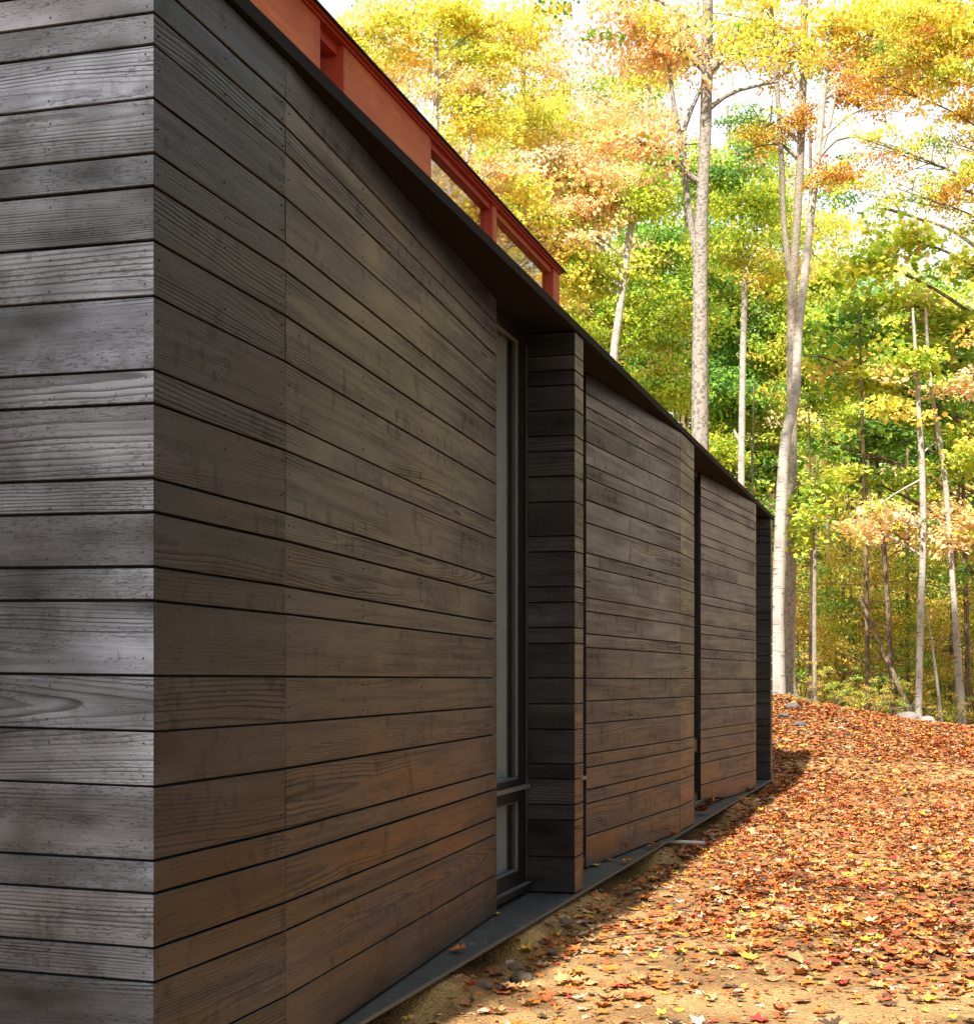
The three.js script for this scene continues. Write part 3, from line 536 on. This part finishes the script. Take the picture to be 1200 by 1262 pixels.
{ // dead pole leaning through the undergrowth
  const a = W(1058, 735, 31), b = W(1130, 852, 30); b.y = gy(b.x, 30) + 0.02;
  const m = mesh('fallen_pole', tube([b, a.clone().lerp(b, 0.5), a], [0.05, 0.045, 0.03], 7, 0.08), BARK.brown); tag(m, 'dead brown pole leaning across the undergrowth', 'log');
}
/* background trees, each with its own crown */
const backs = [
  [640, 40, 'gold', 60, 'grey', 'golden tree behind the clerestory windows'], [455, 38, 'gold', 20, 'grey', 'thin golden tree seen over the near cedar panel'], [570, 44, 'gold', 40, 'grey', 'yellow tree behind the thin white trunk'],
  [700, 46, 'lime', 160, 'brown', 'yellow-green tree filling the gap past the clerestory end'], [770, 42, 'lime', 120, 'brown', 'lime tree behind the slanting white trunk'], [840, 40, 'green', 230, 'brown', 'green tree behind the thick pale trunk'],
  [900, 44, 'lime', 190, 'grey', 'lime tree behind the slim pale trunk'], [950, 41, 'green', 330, 'brown', 'green tree behind the leaning white trunk'], [1000, 45, 'lime', 220, 'brown', 'yellow-green tree right behind the forked trunk'],
  [1050, 42, 'green', 440, 'brown', 'shaded green tree above the dead pole'], [1110, 46, 'lime', 430, 'brown', 'lime tree behind the white sapling and stones'], [1165, 43, 'green', 420, 'brown', 'green tree behind the crooked white sapling'],
  [1225, 45, 'gold', 400, 'brown', 'golden tree behind the broad green tree'], [1300, 42, 'lime', 400, 'brown', 'lime tree beyond the golden maple'],
];
backs.forEach(([u, d, pal, top, bk, lab]) => {
  const k = d / FPX, bl = [], alt = pal === 'green' ? ['green', 'green', 'lime', 'lime'] : pal === 'lime' ? ['lime', 'lime', 'green', 'gold'] : [pal, 'gold', 'lime', 'lime', 'peach'];
  for (let v = top; v < 760; v += 62) for (const s of [-1, 1]) { if (v > 640 && rnd() < 0.3) continue; bl.push([u + s * rr(10, 46), v + rr(-16, 16), rr(34, 56), rr(26, 40), v > 640 ? 'straw' : pick(alt), v < 330 ? 20 : 34, v < 330 ? 0.95 : 1.05]); }
  tree({ name: 'background_tree', label: lab, bark: bk, d, group: BACK, pts: [[u + rr(-8, 8), top - 60, 3], [u + rr(-6, 6), top + 120, 7], [u, 600, 10], [u, 800, 12]], blobs: bl, twigs: 3, seg: 7 });
});

/* distant wood: one mass nobody could count */
{
  const list = [];
  for (let i = 0; i < 5200; i++) {
    const d = rr(50, 85), u = rr(330, 1480), low = rnd() < 0.6, v = low ? rr(560, 838) : rr(330, 640), p = W(u, v, d);
    if (p.y < gy(p.x, d) + 0.2) p.y = gy(p.x, d) + rr(0.2, 3);
    list.push({ p, s: rr(1.3, 2.2), c: pick(PAL[low ? pick(['straw', 'gold', 'straw', 'lime', 'green']) : pick(['lime', 'green', 'gold', 'green'])]) });
  }
  crownMesh(list, [sprayFine[0]], null, 'distant_wood').forEach(m => tag(m, 'hazy mass of distant autumn woodland foliage', 'woodland', null, 'stuff'));
}
/* undergrowth shrubs */
const shr = [[985, 33, 'straw'], [1030, 34, 'straw'], [1075, 35, 'gold'], [1120, 34, 'straw'], [1160, 36, 'green'], [1205, 34, 'straw'], [1010, 38, 'gold'], [1060, 39, 'straw'], [1100, 40, 'straw'], [1145, 39, 'gold'], [1190, 41, 'straw'], [1240, 36, 'straw']];
const shrLab = ['straw coloured bush behind the mossy crest', 'dry brown-yellow bush right of the mossy crest', 'golden bush under the dead pole', 'dry bush behind the pale stones', 'green bush between the white saplings', 'dry bush beyond the crooked sapling', 'golden bush far behind the mossy crest', 'dim straw bush behind the upper dead pole', 'dim straw bush behind the mossy brown trunk', 'golden bush deep between the saplings', 'dim straw bush deep behind the crooked sapling', 'dry bush under the broad green tree'];
shr.forEach(([u, d, pal], i) => {
  const t = group('bush'), k = d / FPX, X = (u - CU) * k, y0 = gy(X, d) - 0.05; tag(t, shrLab[i], 'bush', 'undergrowth bushes');
  const list = [];
  for (let q = 0; q < 7; q++) { const a = rr(0, 6.283), H = rr(1.2, 2.6), e = new THREE.Vector3(X + Math.cos(a) * H * 0.4, y0 + H, -d + Math.sin(a) * H * 0.4); mesh('stem', tube([new THREE.Vector3(X + rr(-0.1, 0.1), y0, -d + rr(-0.1, 0.1)), new THREE.Vector3(X + Math.cos(a) * H * 0.12, y0 + H * 0.5, -d + Math.sin(a) * H * 0.12), e], [0.018, 0.013, 0.006], 5, 0.05), BARK.brown, t); }
  for (let q = 0; q < 95; q++) list.push({ p: new THREE.Vector3(X + gauss() * 1.3, y0 + rr(0.1, 4.4), -d + gauss() * 0.9), s: rr(0.5, 0.9), c: pick(PAL[rnd() < 0.25 ? 'green' : pal]) });
  crownMesh(list, sprayFine, t, 'foliage');
});

/* low plants along the crest of the bank */
[[1000, 27.6, 'straw'], [1030, 28, 'lime'], [1052, 28.2, 'straw'], [1080, 28.6, 'straw'], [1100, 28.8, 'lime'], [1152, 29, 'straw'], [1172, 29.4, 'lime'], [1200, 29.4, 'straw'], [1020, 29.5, 'straw'], [1065, 30, 'gold'], [1120, 30.5, 'straw']].forEach(([u, d, pal], i) => {
  const t = group('low_plant'), X = (u - CU) / FPX * d, y0 = gy(X, d) - 0.03, list = []; tag(t, ['dry fern just right of the moss', 'lime fern on the crest between moss and dead pole', 'dry fern near the top of the dead pole', 'dry fern below the dead pole', 'lime fern left of the pale stones', 'dry fern between the two white saplings', 'lime fern beside the crooked sapling', 'dry fern beyond the crooked sapling', 'dry fern behind the moss crest', 'golden fern behind the dead pole', 'dry fern behind the pale stones'][i], 'fern', 'ferns along the crest');
  for (let q = 0; q < 6; q++) { const a = rr(0, 6.283), H = rr(0.3, 0.8), b = new THREE.Vector3(X, y0, -d), e = b.clone().add(new THREE.Vector3(Math.cos(a) * H * 0.6, H, Math.sin(a) * H * 0.6)); mesh('stem', tube([b, b.clone().lerp(e, 0.5).add(new THREE.Vector3(0, 0.05, 0)), e], [0.007, 0.005, 0.003], 4, 0), BARK.brown, t); list.push({ p: e, s: rr(0.16, 0.3), c: pick(PAL[pal]) }, { p: b.clone().lerp(e, 0.6), s: rr(0.12, 0.26), c: pick(PAL[pal]) }); }
  crownMesh(list, sprayFine, t, 'fronds');
});

/* trees outside the frame: those behind the camera dapple the end wall and the path, those added on the right darken the long wall */
const off = [
  [-6.5, 2.5, 'beech', 11, [[-3.1, 8.0, 0.3, 0.3, 2], [-3.55, 8.0, 1.1, 0.3, 5], [-3.8, 8.1, 1.9, 0.3, 4], [-4.05, 8.2, 2.7, 0.5, 10], [-5.2, 8.8, 2.2, 0.9, 16], [-5.8, 9.6, 3.4, 1.1, 20]], 'tall leafy tree standing left of the near house corner'],
  [-3.4, 8.5, 'maple', 13, [[-1.6, 9.6, 5.0, 1.6, 40], [-0.2, 8.8, 4.0, 1.5, 40], [0.4, 9.8, 6.4, 1.5, 40]], 'leafy maple standing behind the viewpoint by the path'],
  [4.4, 4.5, 'oak', 12, [[0.0, 8.6, -2.4, 1.5, 5], [2.6, 9.4, -2.4, 1.4, 3], [-0.4, 9.4, -1.0, 1.0, 6], [1.6, 10.2, -0.4, 1.6, 5]], 'overhanging oak standing right of the viewpoint with limbs over the path'],
  [2.6, 10, 'maple', 12, [[2.2, 9.0, 7.2, 1.7, 44], [4.2, 8.6, 8.8, 1.6, 40], [1.2, 10.6, 9.2, 1.8, 44]], 'second leafy maple standing behind the viewpoint'],
];
off.forEach(([x, z, nm, H, bl, lab]) => {
  const t = group(nm + '_tree'); tag(t, lab, 'tree', 'trees behind the viewpoint');
  const y0 = gy(x, -z) - 0.1, list = [], base = new THREE.Vector3(x, y0, z), top = new THREE.Vector3(x + 0.3, y0 + H, z);
  mesh('trunk', tube([base, base.clone().lerp(top, 0.5), top], [0.2, 0.15, 0.04], 9, 0.06), BARK.grey, t);
  bl.forEach(([bx, by, bz, r, n]) => {
    const c = new THREE.Vector3(bx, by, bz), p = base.clone().lerp(top, clamp((by - 1.5) / H, 0.2, 0.9)), m = p.clone().lerp(c, 0.5); m.y += 0.2;
    mesh('branch', tube([p, m, c], [0.06, 0.045, 0.02], 6, 0.06), BARK.grey, t);
    for (let q = 0; q < n; q++) { const g = new THREE.Vector3(gauss(), gauss() * 0.6, gauss()).multiplyScalar(r); list.push({ p: c.clone().add(g), s: rr(0.6, 1.0), c: pick(PAL[rnd() < 0.5 ? 'gold' : 'lime']) }); }
  });
  crownMesh(list, sprays, t);
});
/* unseen dark evergreens, added across the path to darken the long wall and its reflections, and the wood that closes the clearing behind the viewpoint */
const fir0 = group('added_evergreen'), wood0 = group('clearing_tree'), amber0 = group('amber_tree');
{
  let list = []; mesh('trunk', tube([new THREE.Vector3(0, -0.2, 0), new THREE.Vector3(0.05, 7, 0), new THREE.Vector3(0, 14.5, 0)], [0.2, 0.13, 0.02], 8, 0.06), BARK.brown, fir0);
  for (let q = 0; q < 200; q++) { const y = rr(0.4, 14.5), R = 2.1 * (1 - y / 15.5) + 0.2, a = rr(0, 6.283), w = Math.sqrt(rnd()) * R; list.push({ p: new THREE.Vector3(Math.cos(a) * w, y, Math.sin(a) * w), s: rr(0.9, 1.4), c: pick(PAL.fir) }); }
  crownMesh(list, sprayFine, fir0);
  list = []; mesh('trunk', tube([new THREE.Vector3(0, -0.2, 0), new THREE.Vector3(0.1, 6, 0), new THREE.Vector3(-0.1, 13, 0)], [0.18, 0.13, 0.03], 8, 0.06), BARK.grey, wood0);
  for (let q = 0; q < 220; q++) list.push({ p: new THREE.Vector3(gauss() * 2.4, rr(0.6, 13.5), gauss() * 2.4), s: rr(0.9, 1.6), c: pick(PAL[pick(['gold', 'green', 'green'])]) });
  crownMesh(list, sprays, wood0);
  list = []; mesh('trunk', tube([new THREE.Vector3(0, -0.2, 0), new THREE.Vector3(0.1, 6, 0), new THREE.Vector3(-0.1, 12, 0)], [0.15, 0.11, 0.03], 8, 0.06), BARK.pale, amber0);
  for (let q = 0; q < 75; q++) list.push({ p: new THREE.Vector3(gauss() * 2.2, rr(1.2, 12.5), gauss() * 2.2), s: rr(0.8, 1.3), c: pick(PAL[pick(['peach', 'peach', 'rust'])]) });
  for (let q = 0; q < 50; q++) list.push({ p: new THREE.Vector3(gauss() * 2.0, rr(7, 14), gauss() * 2.0), s: rr(0.8, 1.3), c: pick(PAL[pick(['peach', 'peach', 'gold'])]) });
  crownMesh(list, sprays, amber0);
}
const spots = (proto, arr, cat, grp) => arr.forEach(([x, z, sc, lab], i) => { const t = i ? proto.clone() : proto; if (i) { t.name = numbered(proto.name); scene.add(t); } t.position.set(x, gy(x, -z), z); t.rotation.y = i * 1.7; t.scale.setScalar(sc); tag(t, lab, cat, grp); });
const dk = n => 'added unseen dark evergreen across the path ' + n;
spots(fir0, [[9.6, -18, 0.9, dk('beyond the far window')], [9.3, -14.6, 1, dk('opposite the far window')], [9.4, -11.2, 1.05, dk('opposite the long middle wall')], [9.2, -7.8, 1, dk('opposite the tall window')], [9.6, -4.4, 1.1, dk('opposite the near wall')], [9.4, -1, 1, dk('level with the viewpoint')], [10, 2.6, 1.1, dk('behind the viewpoint')], [12.2, -16.2, 1.2, dk('in the second row by the far window')], [12, -9.4, 1.2, dk('in the second row by the tall window')], [12.4, -2.6, 1.2, dk('in the second row by the near corner')]], 'tree', 'unseen evergreens added across the path');
const ak = n => 'thin amber tree standing ' + n;
const ck = n => 'leafy tree closing the clearing ' + n;
spots(wood0, [[-14, 20, 1, ck('far behind the house end')], [-8, 23, 1.1, ck('behind the left-hand tree')], [-2, 24, 1, ck('straight behind the viewpoint')], [4, 23, 1.1, ck('behind the path')], [10, 19, 1, ck('at the bend of the path')], [13, 9, 1, ck('behind the last evergreen')], [-18, 13, 1, ck('beside the house lawn')]], 'tree', 'trees closing the clearing');
spots(amber0, [[12.6, -28, 1, ak('right of the leafy bank')], [15.2, -32, 1.1, ak('behind the right of the bank')], [17.0, -27, 1.1, ak('beyond the evergreens by the bank')], [18.5, -35, 1.2, ak('deep right of the bank')], [13.6, -38, 1.2, ak('deep behind the crooked sapling')]], 'tree', 'amber trees right of the bank');

/* ---------- fallen leaves ---------- */
const curls = [[leafGeo(0.10, 0.05, false, 0.35), 'flat'], [leafGeo(0.6, 0.2, false, 0.5), 'cupped'], [leafGeo(-0.6, -0.15, false, 0.5), 'humped'], [leafGeo(0.3, 0.9, false, 0.6), 'folded']];
const crumbs = [leafGeo(0.8, 0.6, true, 1), leafGeo(-0.8, -0.5, true, 1), leafGeo(0.2, 1.2, true, 1), leafGeo(0.5, 0.1, true, 0.8)];
const LC = [['orange', [0.47, 0.14, 0.015]], ['rust', [0.30, 0.072, 0.014]], ['tan', [0.38, 0.20, 0.075]], ['pale pink', [0.52, 0.35, 0.22]], ['yellow', [0.58, 0.34, 0.03]], ['red', [0.36, 0.03, 0.02]], ['brown', [0.085, 0.038, 0.018]]];
const litterMat = LC.map(([n, c]) => new THREE.MeshStandardMaterial({ color: lin(...c), roughness: 0.75, side: THREE.DoubleSide }));
const bandC = () => { const r = rnd(); return r < 0.26 ? 0 : r < 0.54 ? 1 : r < 0.76 ? 2 : r < 0.83 ? 3 : r < 0.89 ? 4 : r < 0.925 ? 5 : 6; };
const bareSand = [[1.2, 6.25, 1.4, 0.5], [2.2, 6.95, 0.7, 0.28], [0.6, 7.2, 0.5, 0.3], [5.0, 17.2, 1.9, 1.3], [4.6, 14.4, 0.9, 0.5], [3.2, 10.4, 0.8, 0.4], [1.5, 7.9, 0.5, 0.2], [6.5, 20.0, 1.2, 0.9]];
const share = (X, d) => {                                  // share of the ground that leaves cover, for scattering them: number of leaves, not their colour
  const e = X - LX(d), f = fbm(X * 0.9 + 3, d * 0.7, 3), f2 = fbm(X * 2.4, d * 2.1 + 8, 2);
  let c = 0.30 + 1.1 * sst(0.36, 0.64, 0.6 * f + 0.4 * f2);
  for (const [x, z, a, b] of bareSand) c *= 1 - 0.88 * Math.exp(-Math.pow((X - x + 0.5 * (f2 - 0.5)) / a, 2) - Math.pow((d - z) / b, 2));
  if (d < 20) c *= sst(-0.02, 0.25, e) * 0.6 + 0.4;
  if (d > 22) c = Math.max(c, 0.8);
  return clamp(c, 0, 1);
};
const leafM = (X, d, y, s, flat = 0.35) => new THREE.Matrix4().compose(new THREE.Vector3(X, y, -d), new THREE.Quaternion().setFromEuler(new THREE.Euler(gauss() * flat, rr(0, 6.283), gauss() * flat, 'YXZ')), new THREE.Vector3(s, s * 0.6, s));
{ // three hundred foreground leaves, each a thing of its own
  let n = 0, guard = 0;
  while (n < 300 && guard++ < 60000) {
    const d = rr(5.9, 8.6), X = rr(LX(d) + 0.06, 0.36 * d + 0.1); if (rnd() > share(X, d) * 1.25) continue;
    const ci = bandC(), sh = Math.floor(rnd() * 4), m = mesh('fallen_leaf', curls[sh][0], litterMat[ci]);
    m.applyMatrix4(leafM(X, d, gy(X, d) + 0.008, rr(0.065, 0.12), 0.14));
    const sc = m.scale.x; tag(m, `${sc < 0.092 ? 'small' : sc < 0.112 ? 'medium' : 'large'} ${curls[sh][1]} ${LC[ci][0]} maple leaf lying on the ${share(X, d) > 0.5 ? 'leafy part of the sandy path' : 'bare sand of the path'}`, 'leaf', 'fallen leaves on the near path'); n++;
  }
}
{
  const N = 150000, ims = [...curls.map(c => c[0]), ...crumbs].map(g => { const m = new THREE.InstancedMesh(g, new THREE.MeshStandardMaterial({ color: 0xffffff, roughness: 0.78, side: THREE.DoubleSide }), N / 4); return m; });
  const cnt = [0, 0, 0, 0, 0, 0, 0, 0]; let tries = 0;
  while (cnt.reduce((a, b) => a + b) < N && tries++ < 900000) {
    const d = Math.sqrt(rr(5.4 * 5.4, 36 * 36)), X = d < 20 ? rr(LX(d) + 0.0, Math.max(LX(d) + 1, 0.42 * d + 0.6)) : rr(2.2, 0.42 * d + 0.6);
    if (rnd() > share(X, d) * mix(1, 0.7, sst(10, 30, d)) + 0.07) continue;
    const k = rnd() < 0.4 ? Math.floor(rnd() * 4) : 4 + Math.floor(rnd() * 4); if (cnt[k] >= N / 4) continue;
    const c = LC[bandC()][1], v = rr(0.7, 1.2), far = sst(12, 26, d);
    ims[k].setMatrixAt(cnt[k], leafM(X, d, gy(X, d) + rr(0.001, 0.02), (k < 4 ? rr(0.03, 0.115) : rr(0.012, 0.08)) * mix(1, 1.25, far), 0.2)); ims[k].setColorAt(cnt[k], lin(c[0] * v, c[1] * v, c[2] * v)); cnt[k]++;
  }
  const deb = new THREE.InstancedMesh(crumbs[0], new THREE.MeshStandardMaterial({ color: 0xffffff, roughness: 0.9, side: THREE.DoubleSide }), 26000); let nd = 0;
  while (nd < 26000) {
    const d = Math.sqrt(rr(5.4 * 5.4, 14 * 14)), X = rr(LX(d) - 0.05, 0.42 * d + 0.4); if (fbm(X * 1.7, d * 1.7, 3) + rr(-0.25, 0.25) < 0.42) continue;
    const c = LC[pick([1, 2, 2, 6, 6, 3])][1], v = rr(0.6, 1.2), sz = rr(0.008, 0.03), th = rnd() < 0.4 ? 0.12 : 0.7, m = leafM(X, d, gy(X, d) + 0.003, sz, 0.25); m.multiply(new THREE.Matrix4().makeScale(th, 0.5, th < 0.2 ? 2.2 : 1));
    deb.setMatrixAt(nd, m); deb.setColorAt(nd++, lin(c[0] * v, c[1] * v, c[2] * v));
  }
  ims.push(deb); cnt.push(nd);
  const lit = group('leaf_litter'); tag(lit, 'carpet of small orange, rust and tan leaves over path and bank', 'leaf litter', null, 'stuff');
  ims.forEach((m, i) => { m.count = cnt[i]; m.name = 'leaf_layer'; m.userData.kind = 'stuff'; m.castShadow = m.receiveShadow = true; lit.add(m); });
}
const slabLeaves = [[617, 1129, 4, 0, 0.12, 'yellow maple leaf lying on the slate base below the window'], [737, 1069, 4, 0, 0.10, 'yellow leaf on the slate base just past the fin'], [765, 1064, 4, 1, 0.10, 'yellow-stalked leaf on the slate edge'], [778, 1051, 0, 3, 0.16, 'crumpled orange leaf standing on the slate base'], [810, 1041, 0, 0, 0.11, 'flat orange leaf on the slate base near the pipe'], [862, 1003, 5, 1, 0.18, 'red curled leaf on the slate base in the dark recess'], [884, 992, 0, 3, 0.17, 'orange folded leaf heap on the slate base'], [893, 988, 1, 1, 0.15, 'rust cupped leaf on the slate base beyond the recess'], [908, 983, 0, 2, 0.17, 'orange humped leaf near the far end of the slate base'], [919, 976, 1, 3, 0.16, 'rust folded leaf near the last fin'], [560, 1172, 0, 1, 0.09, 'small orange leaf on the slate base before the window'], [690, 1095, 2, 0, 0.09, 'tan leaf lying on the slate base at the foot of the fin'], [752, 1062, 1, 2, 0.09, 'rust leaf on the slate base between the yellow leaves'], [796, 1046, 2, 1, 0.1, 'tan cupped leaf against the boards near the pipe'], [828, 1032, 0, 3, 0.1, 'small orange leaf on the slate base just before the pipe']];
slabLeaves.forEach(([u, v, ci, sh, s, lab]) => { let d = EYE * FPX / (v - CV), X = (u - CU) / FPX * d; X = Math.min(X, LX(d) - 0.02); const m = mesh('fallen_leaf', curls[sh][0], litterMat[ci]); m.applyMatrix4(leafM(X, d, 0.016, s * 1.25, 0.2)); tag(m, lab, 'leaf', 'leaves on the slate base'); });
[[8.3, 0.04, 0], [11.9, 0.05, 1], [12.4, 0.12, 0], [13.6, 0.05, 0], [14.3, 0.09, 1], [14.9, 0.05, 5], [15.6, 0.1, 0], [16.6, 0.05, 1], [17.4, 0.08, 0]].forEach(([d, o, ci], i) => { const p = inw(onL(d), o), m = mesh('roof_leaf', curls[1 + i % 3][0], litterMat[ci]); m.applyMatrix4(leafM(p[0], p[1], ROOF + 0.012, i ? 0.12 : 0.06, 0.2)); tag(m, ['small orange leaf caught on the roof edge below the cedar panel', 'rust leaf on the roof edge before the thick pale tree', 'orange leaf on the roof before the thick pale tree', 'orange leaf on the roof edge past the thick pale tree', 'rust leaf lying back from the roof edge', 'red leaf on the roof edge before the slim pale trunk', 'orange leaf lying back from the far roof edge', 'rust leaf on the far roof edge', 'orange leaf near the far roof corner'][i], 'leaf', 'leaves on the roof'); });

/* ---------- small things ---------- */
{
  const p0 = [1.52, 12.55], p1 = [1.86, 12.62];
  const pm = new THREE.MeshStandardMaterial({ color: lin(0.55, 0.55, 0.52), roughness: 0.5 });
  const a = new THREE.Vector3(p0[0], -0.075, -p0[1]), b = new THREE.Vector3(p1[0], -0.10, -p1[1]), pts = [a, a.clone().lerp(b, 0.5), b];
  const gp = new THREE.TubeGeometry(new THREE.CatmullRomCurve3(pts), 6, 0.017, 14), pipe = group('drain_pipe'); mesh('pipe', gp, pm, pipe);
  const ring = new THREE.Mesh(new THREE.TorusGeometry(0.017, 0.004, 8, 18), pm); ring.position.copy(b); ring.lookAt(a); ring.name = 'rim'; ring.castShadow = true; pipe.add(ring);
  tag(pipe, 'short pale drain pipe poking out from under the slate base', 'pipe');
}
function stone(X, d, s, c, lab, flat = 0.65) {
  const g = new THREE.IcosahedronGeometry(s, 3), p = g.attributes.position, o = rr(0, 50);
  for (let i = 0; i < p.count; i++) { const x = p.getX(i) / s, y = p.getY(i) / s, z = p.getZ(i) / s, k = 1 + 0.5 * (fbm(x * 1.6 + o, y * 1.6 + z * 1.3 + 9, 3) - 0.5); p.setXYZ(i, p.getX(i) * k * 1.2, p.getY(i) * k * flat, p.getZ(i) * k); }
  g.computeVertexNormals();
  const m = mesh('stone', g, new THREE.MeshStandardMaterial({ color: lin(...c), roughness: 0.95, bumpMap: slateMap, bumpScale: 0.01 })); m.position.set(X, gy(X, d) + s * flat * 0.35, -d); m.rotation.y = rr(0, 6); tag(m, lab, 'stone', 'stones on the ground'); return m;
}
stone((1118 - CU) / FPX * 28.4, 28.4, 0.2, [0.20, 0.18, 0.17], 'pale boulder at the left foot of the white sapling');
stone((1141 - CU) / FPX * 28.2, 28.2, 0.16, [0.22, 0.19, 0.18], 'pale smaller stone at the right foot of the white sapling');
[[965, 24.6], [985, 24.0], [976, 25.4]].forEach(([u, d], i) => stone((u - CU) / FPX * d, d, rr(0.07, 0.13), [0.09, 0.083, 0.08], ['grey stone on the bank close to the house end', 'grey stone lowest on the leafy bank', 'grey stone highest on the leafy bank', 'grey stone farthest along the leafy bank', 'small grey stone at the foot of the leafy bank'][i], 0.55));
[[7.0, 0.22, 0.05], [7.25, 0.12, 0.035], [6.7, 0.14, 0.04], [8.3, 0.1, 0.04], [7.6, 0.2, 0.03]].forEach(([d, o, s], i) => stone(LX(d) + o, d, s, [0.14, 0.10, 0.07], ['dark clod of earth beside the slate edge', 'small dark clod tucked under the slate edge', 'dark clod where the slate base leaves the foreground', 'dark clod near the window fin', 'tiny dark clod among leaves by the slate edge'][i]));
{ // moss cushion on the crest
  const X = (985 - CU) / FPX * 27, d = 27, g = new THREE.SphereGeometry(1, 60, 24, 0, 6.2832, 0, 1.4), p = g.attributes.position;
  for (let i = 0; i < p.count; i++) { const x = p.getX(i), z = p.getZ(i), k = 1 + 0.4 * (fbm(x * 3 + 4, z * 3, 3) - 0.5); const wx = x * 0.5 * k, wz = z * 0.45 * k; p.setXYZ(i, wx, p.getY(i) * 0.09 * k + gy(X + wx, d - wz) - gy(X, d) + 0.03 * (noise(wx * 22, wz * 22) - 0.5), wz); }
  g.computeVertexNormals(); const m = mesh('moss_cushion', g, new THREE.MeshStandardMaterial({ color: lin(0.09, 0.10, 0.02), roughness: 1, bumpMap: slateMap, bumpScale: 0.05 })); m.position.set(X, gy(X, d) - 0.03, -d); tag(m, 'yellow-green moss cushion on the crest beside the two trunks', 'moss');
}
[[7.9, 0.35, 0.5, 0.6], [7.3, 0.9, 0.3, 1.4], [8.8, 0.8, 0.35, 2.4], [9.6, 1.4, 0.4, 0.2], [11.4, 1.9, 0.5, 1.1]].forEach(([d, o, L, a], i) => { const X = LX(d) + o, p = new THREE.Vector3(X, gy(X, d) + 0.02, -d), X2 = X + Math.cos(a) * L, d2 = d + Math.sin(a) * L, q = new THREE.Vector3(X2, gy(X2, d2) + 0.02, -d2), m = p.clone().lerp(q, 0.5); m.x += 0.03; m.y += 0.015; const t = mesh('twig', tube([p, m, q], [0.005, 0.004, 0.002], 5, 0.1), BARK.brown); tag(t, ['thin dark twig beside the slate edge', 'short twig on bare sand in the foreground', 'short twig among leaves level with the fin', 'twig lying in the leaves past the fin', 'long twig on the leafy middle of the path'][i], 'twig', 'twigs on the path'); });

renderer.render(scene, camera);
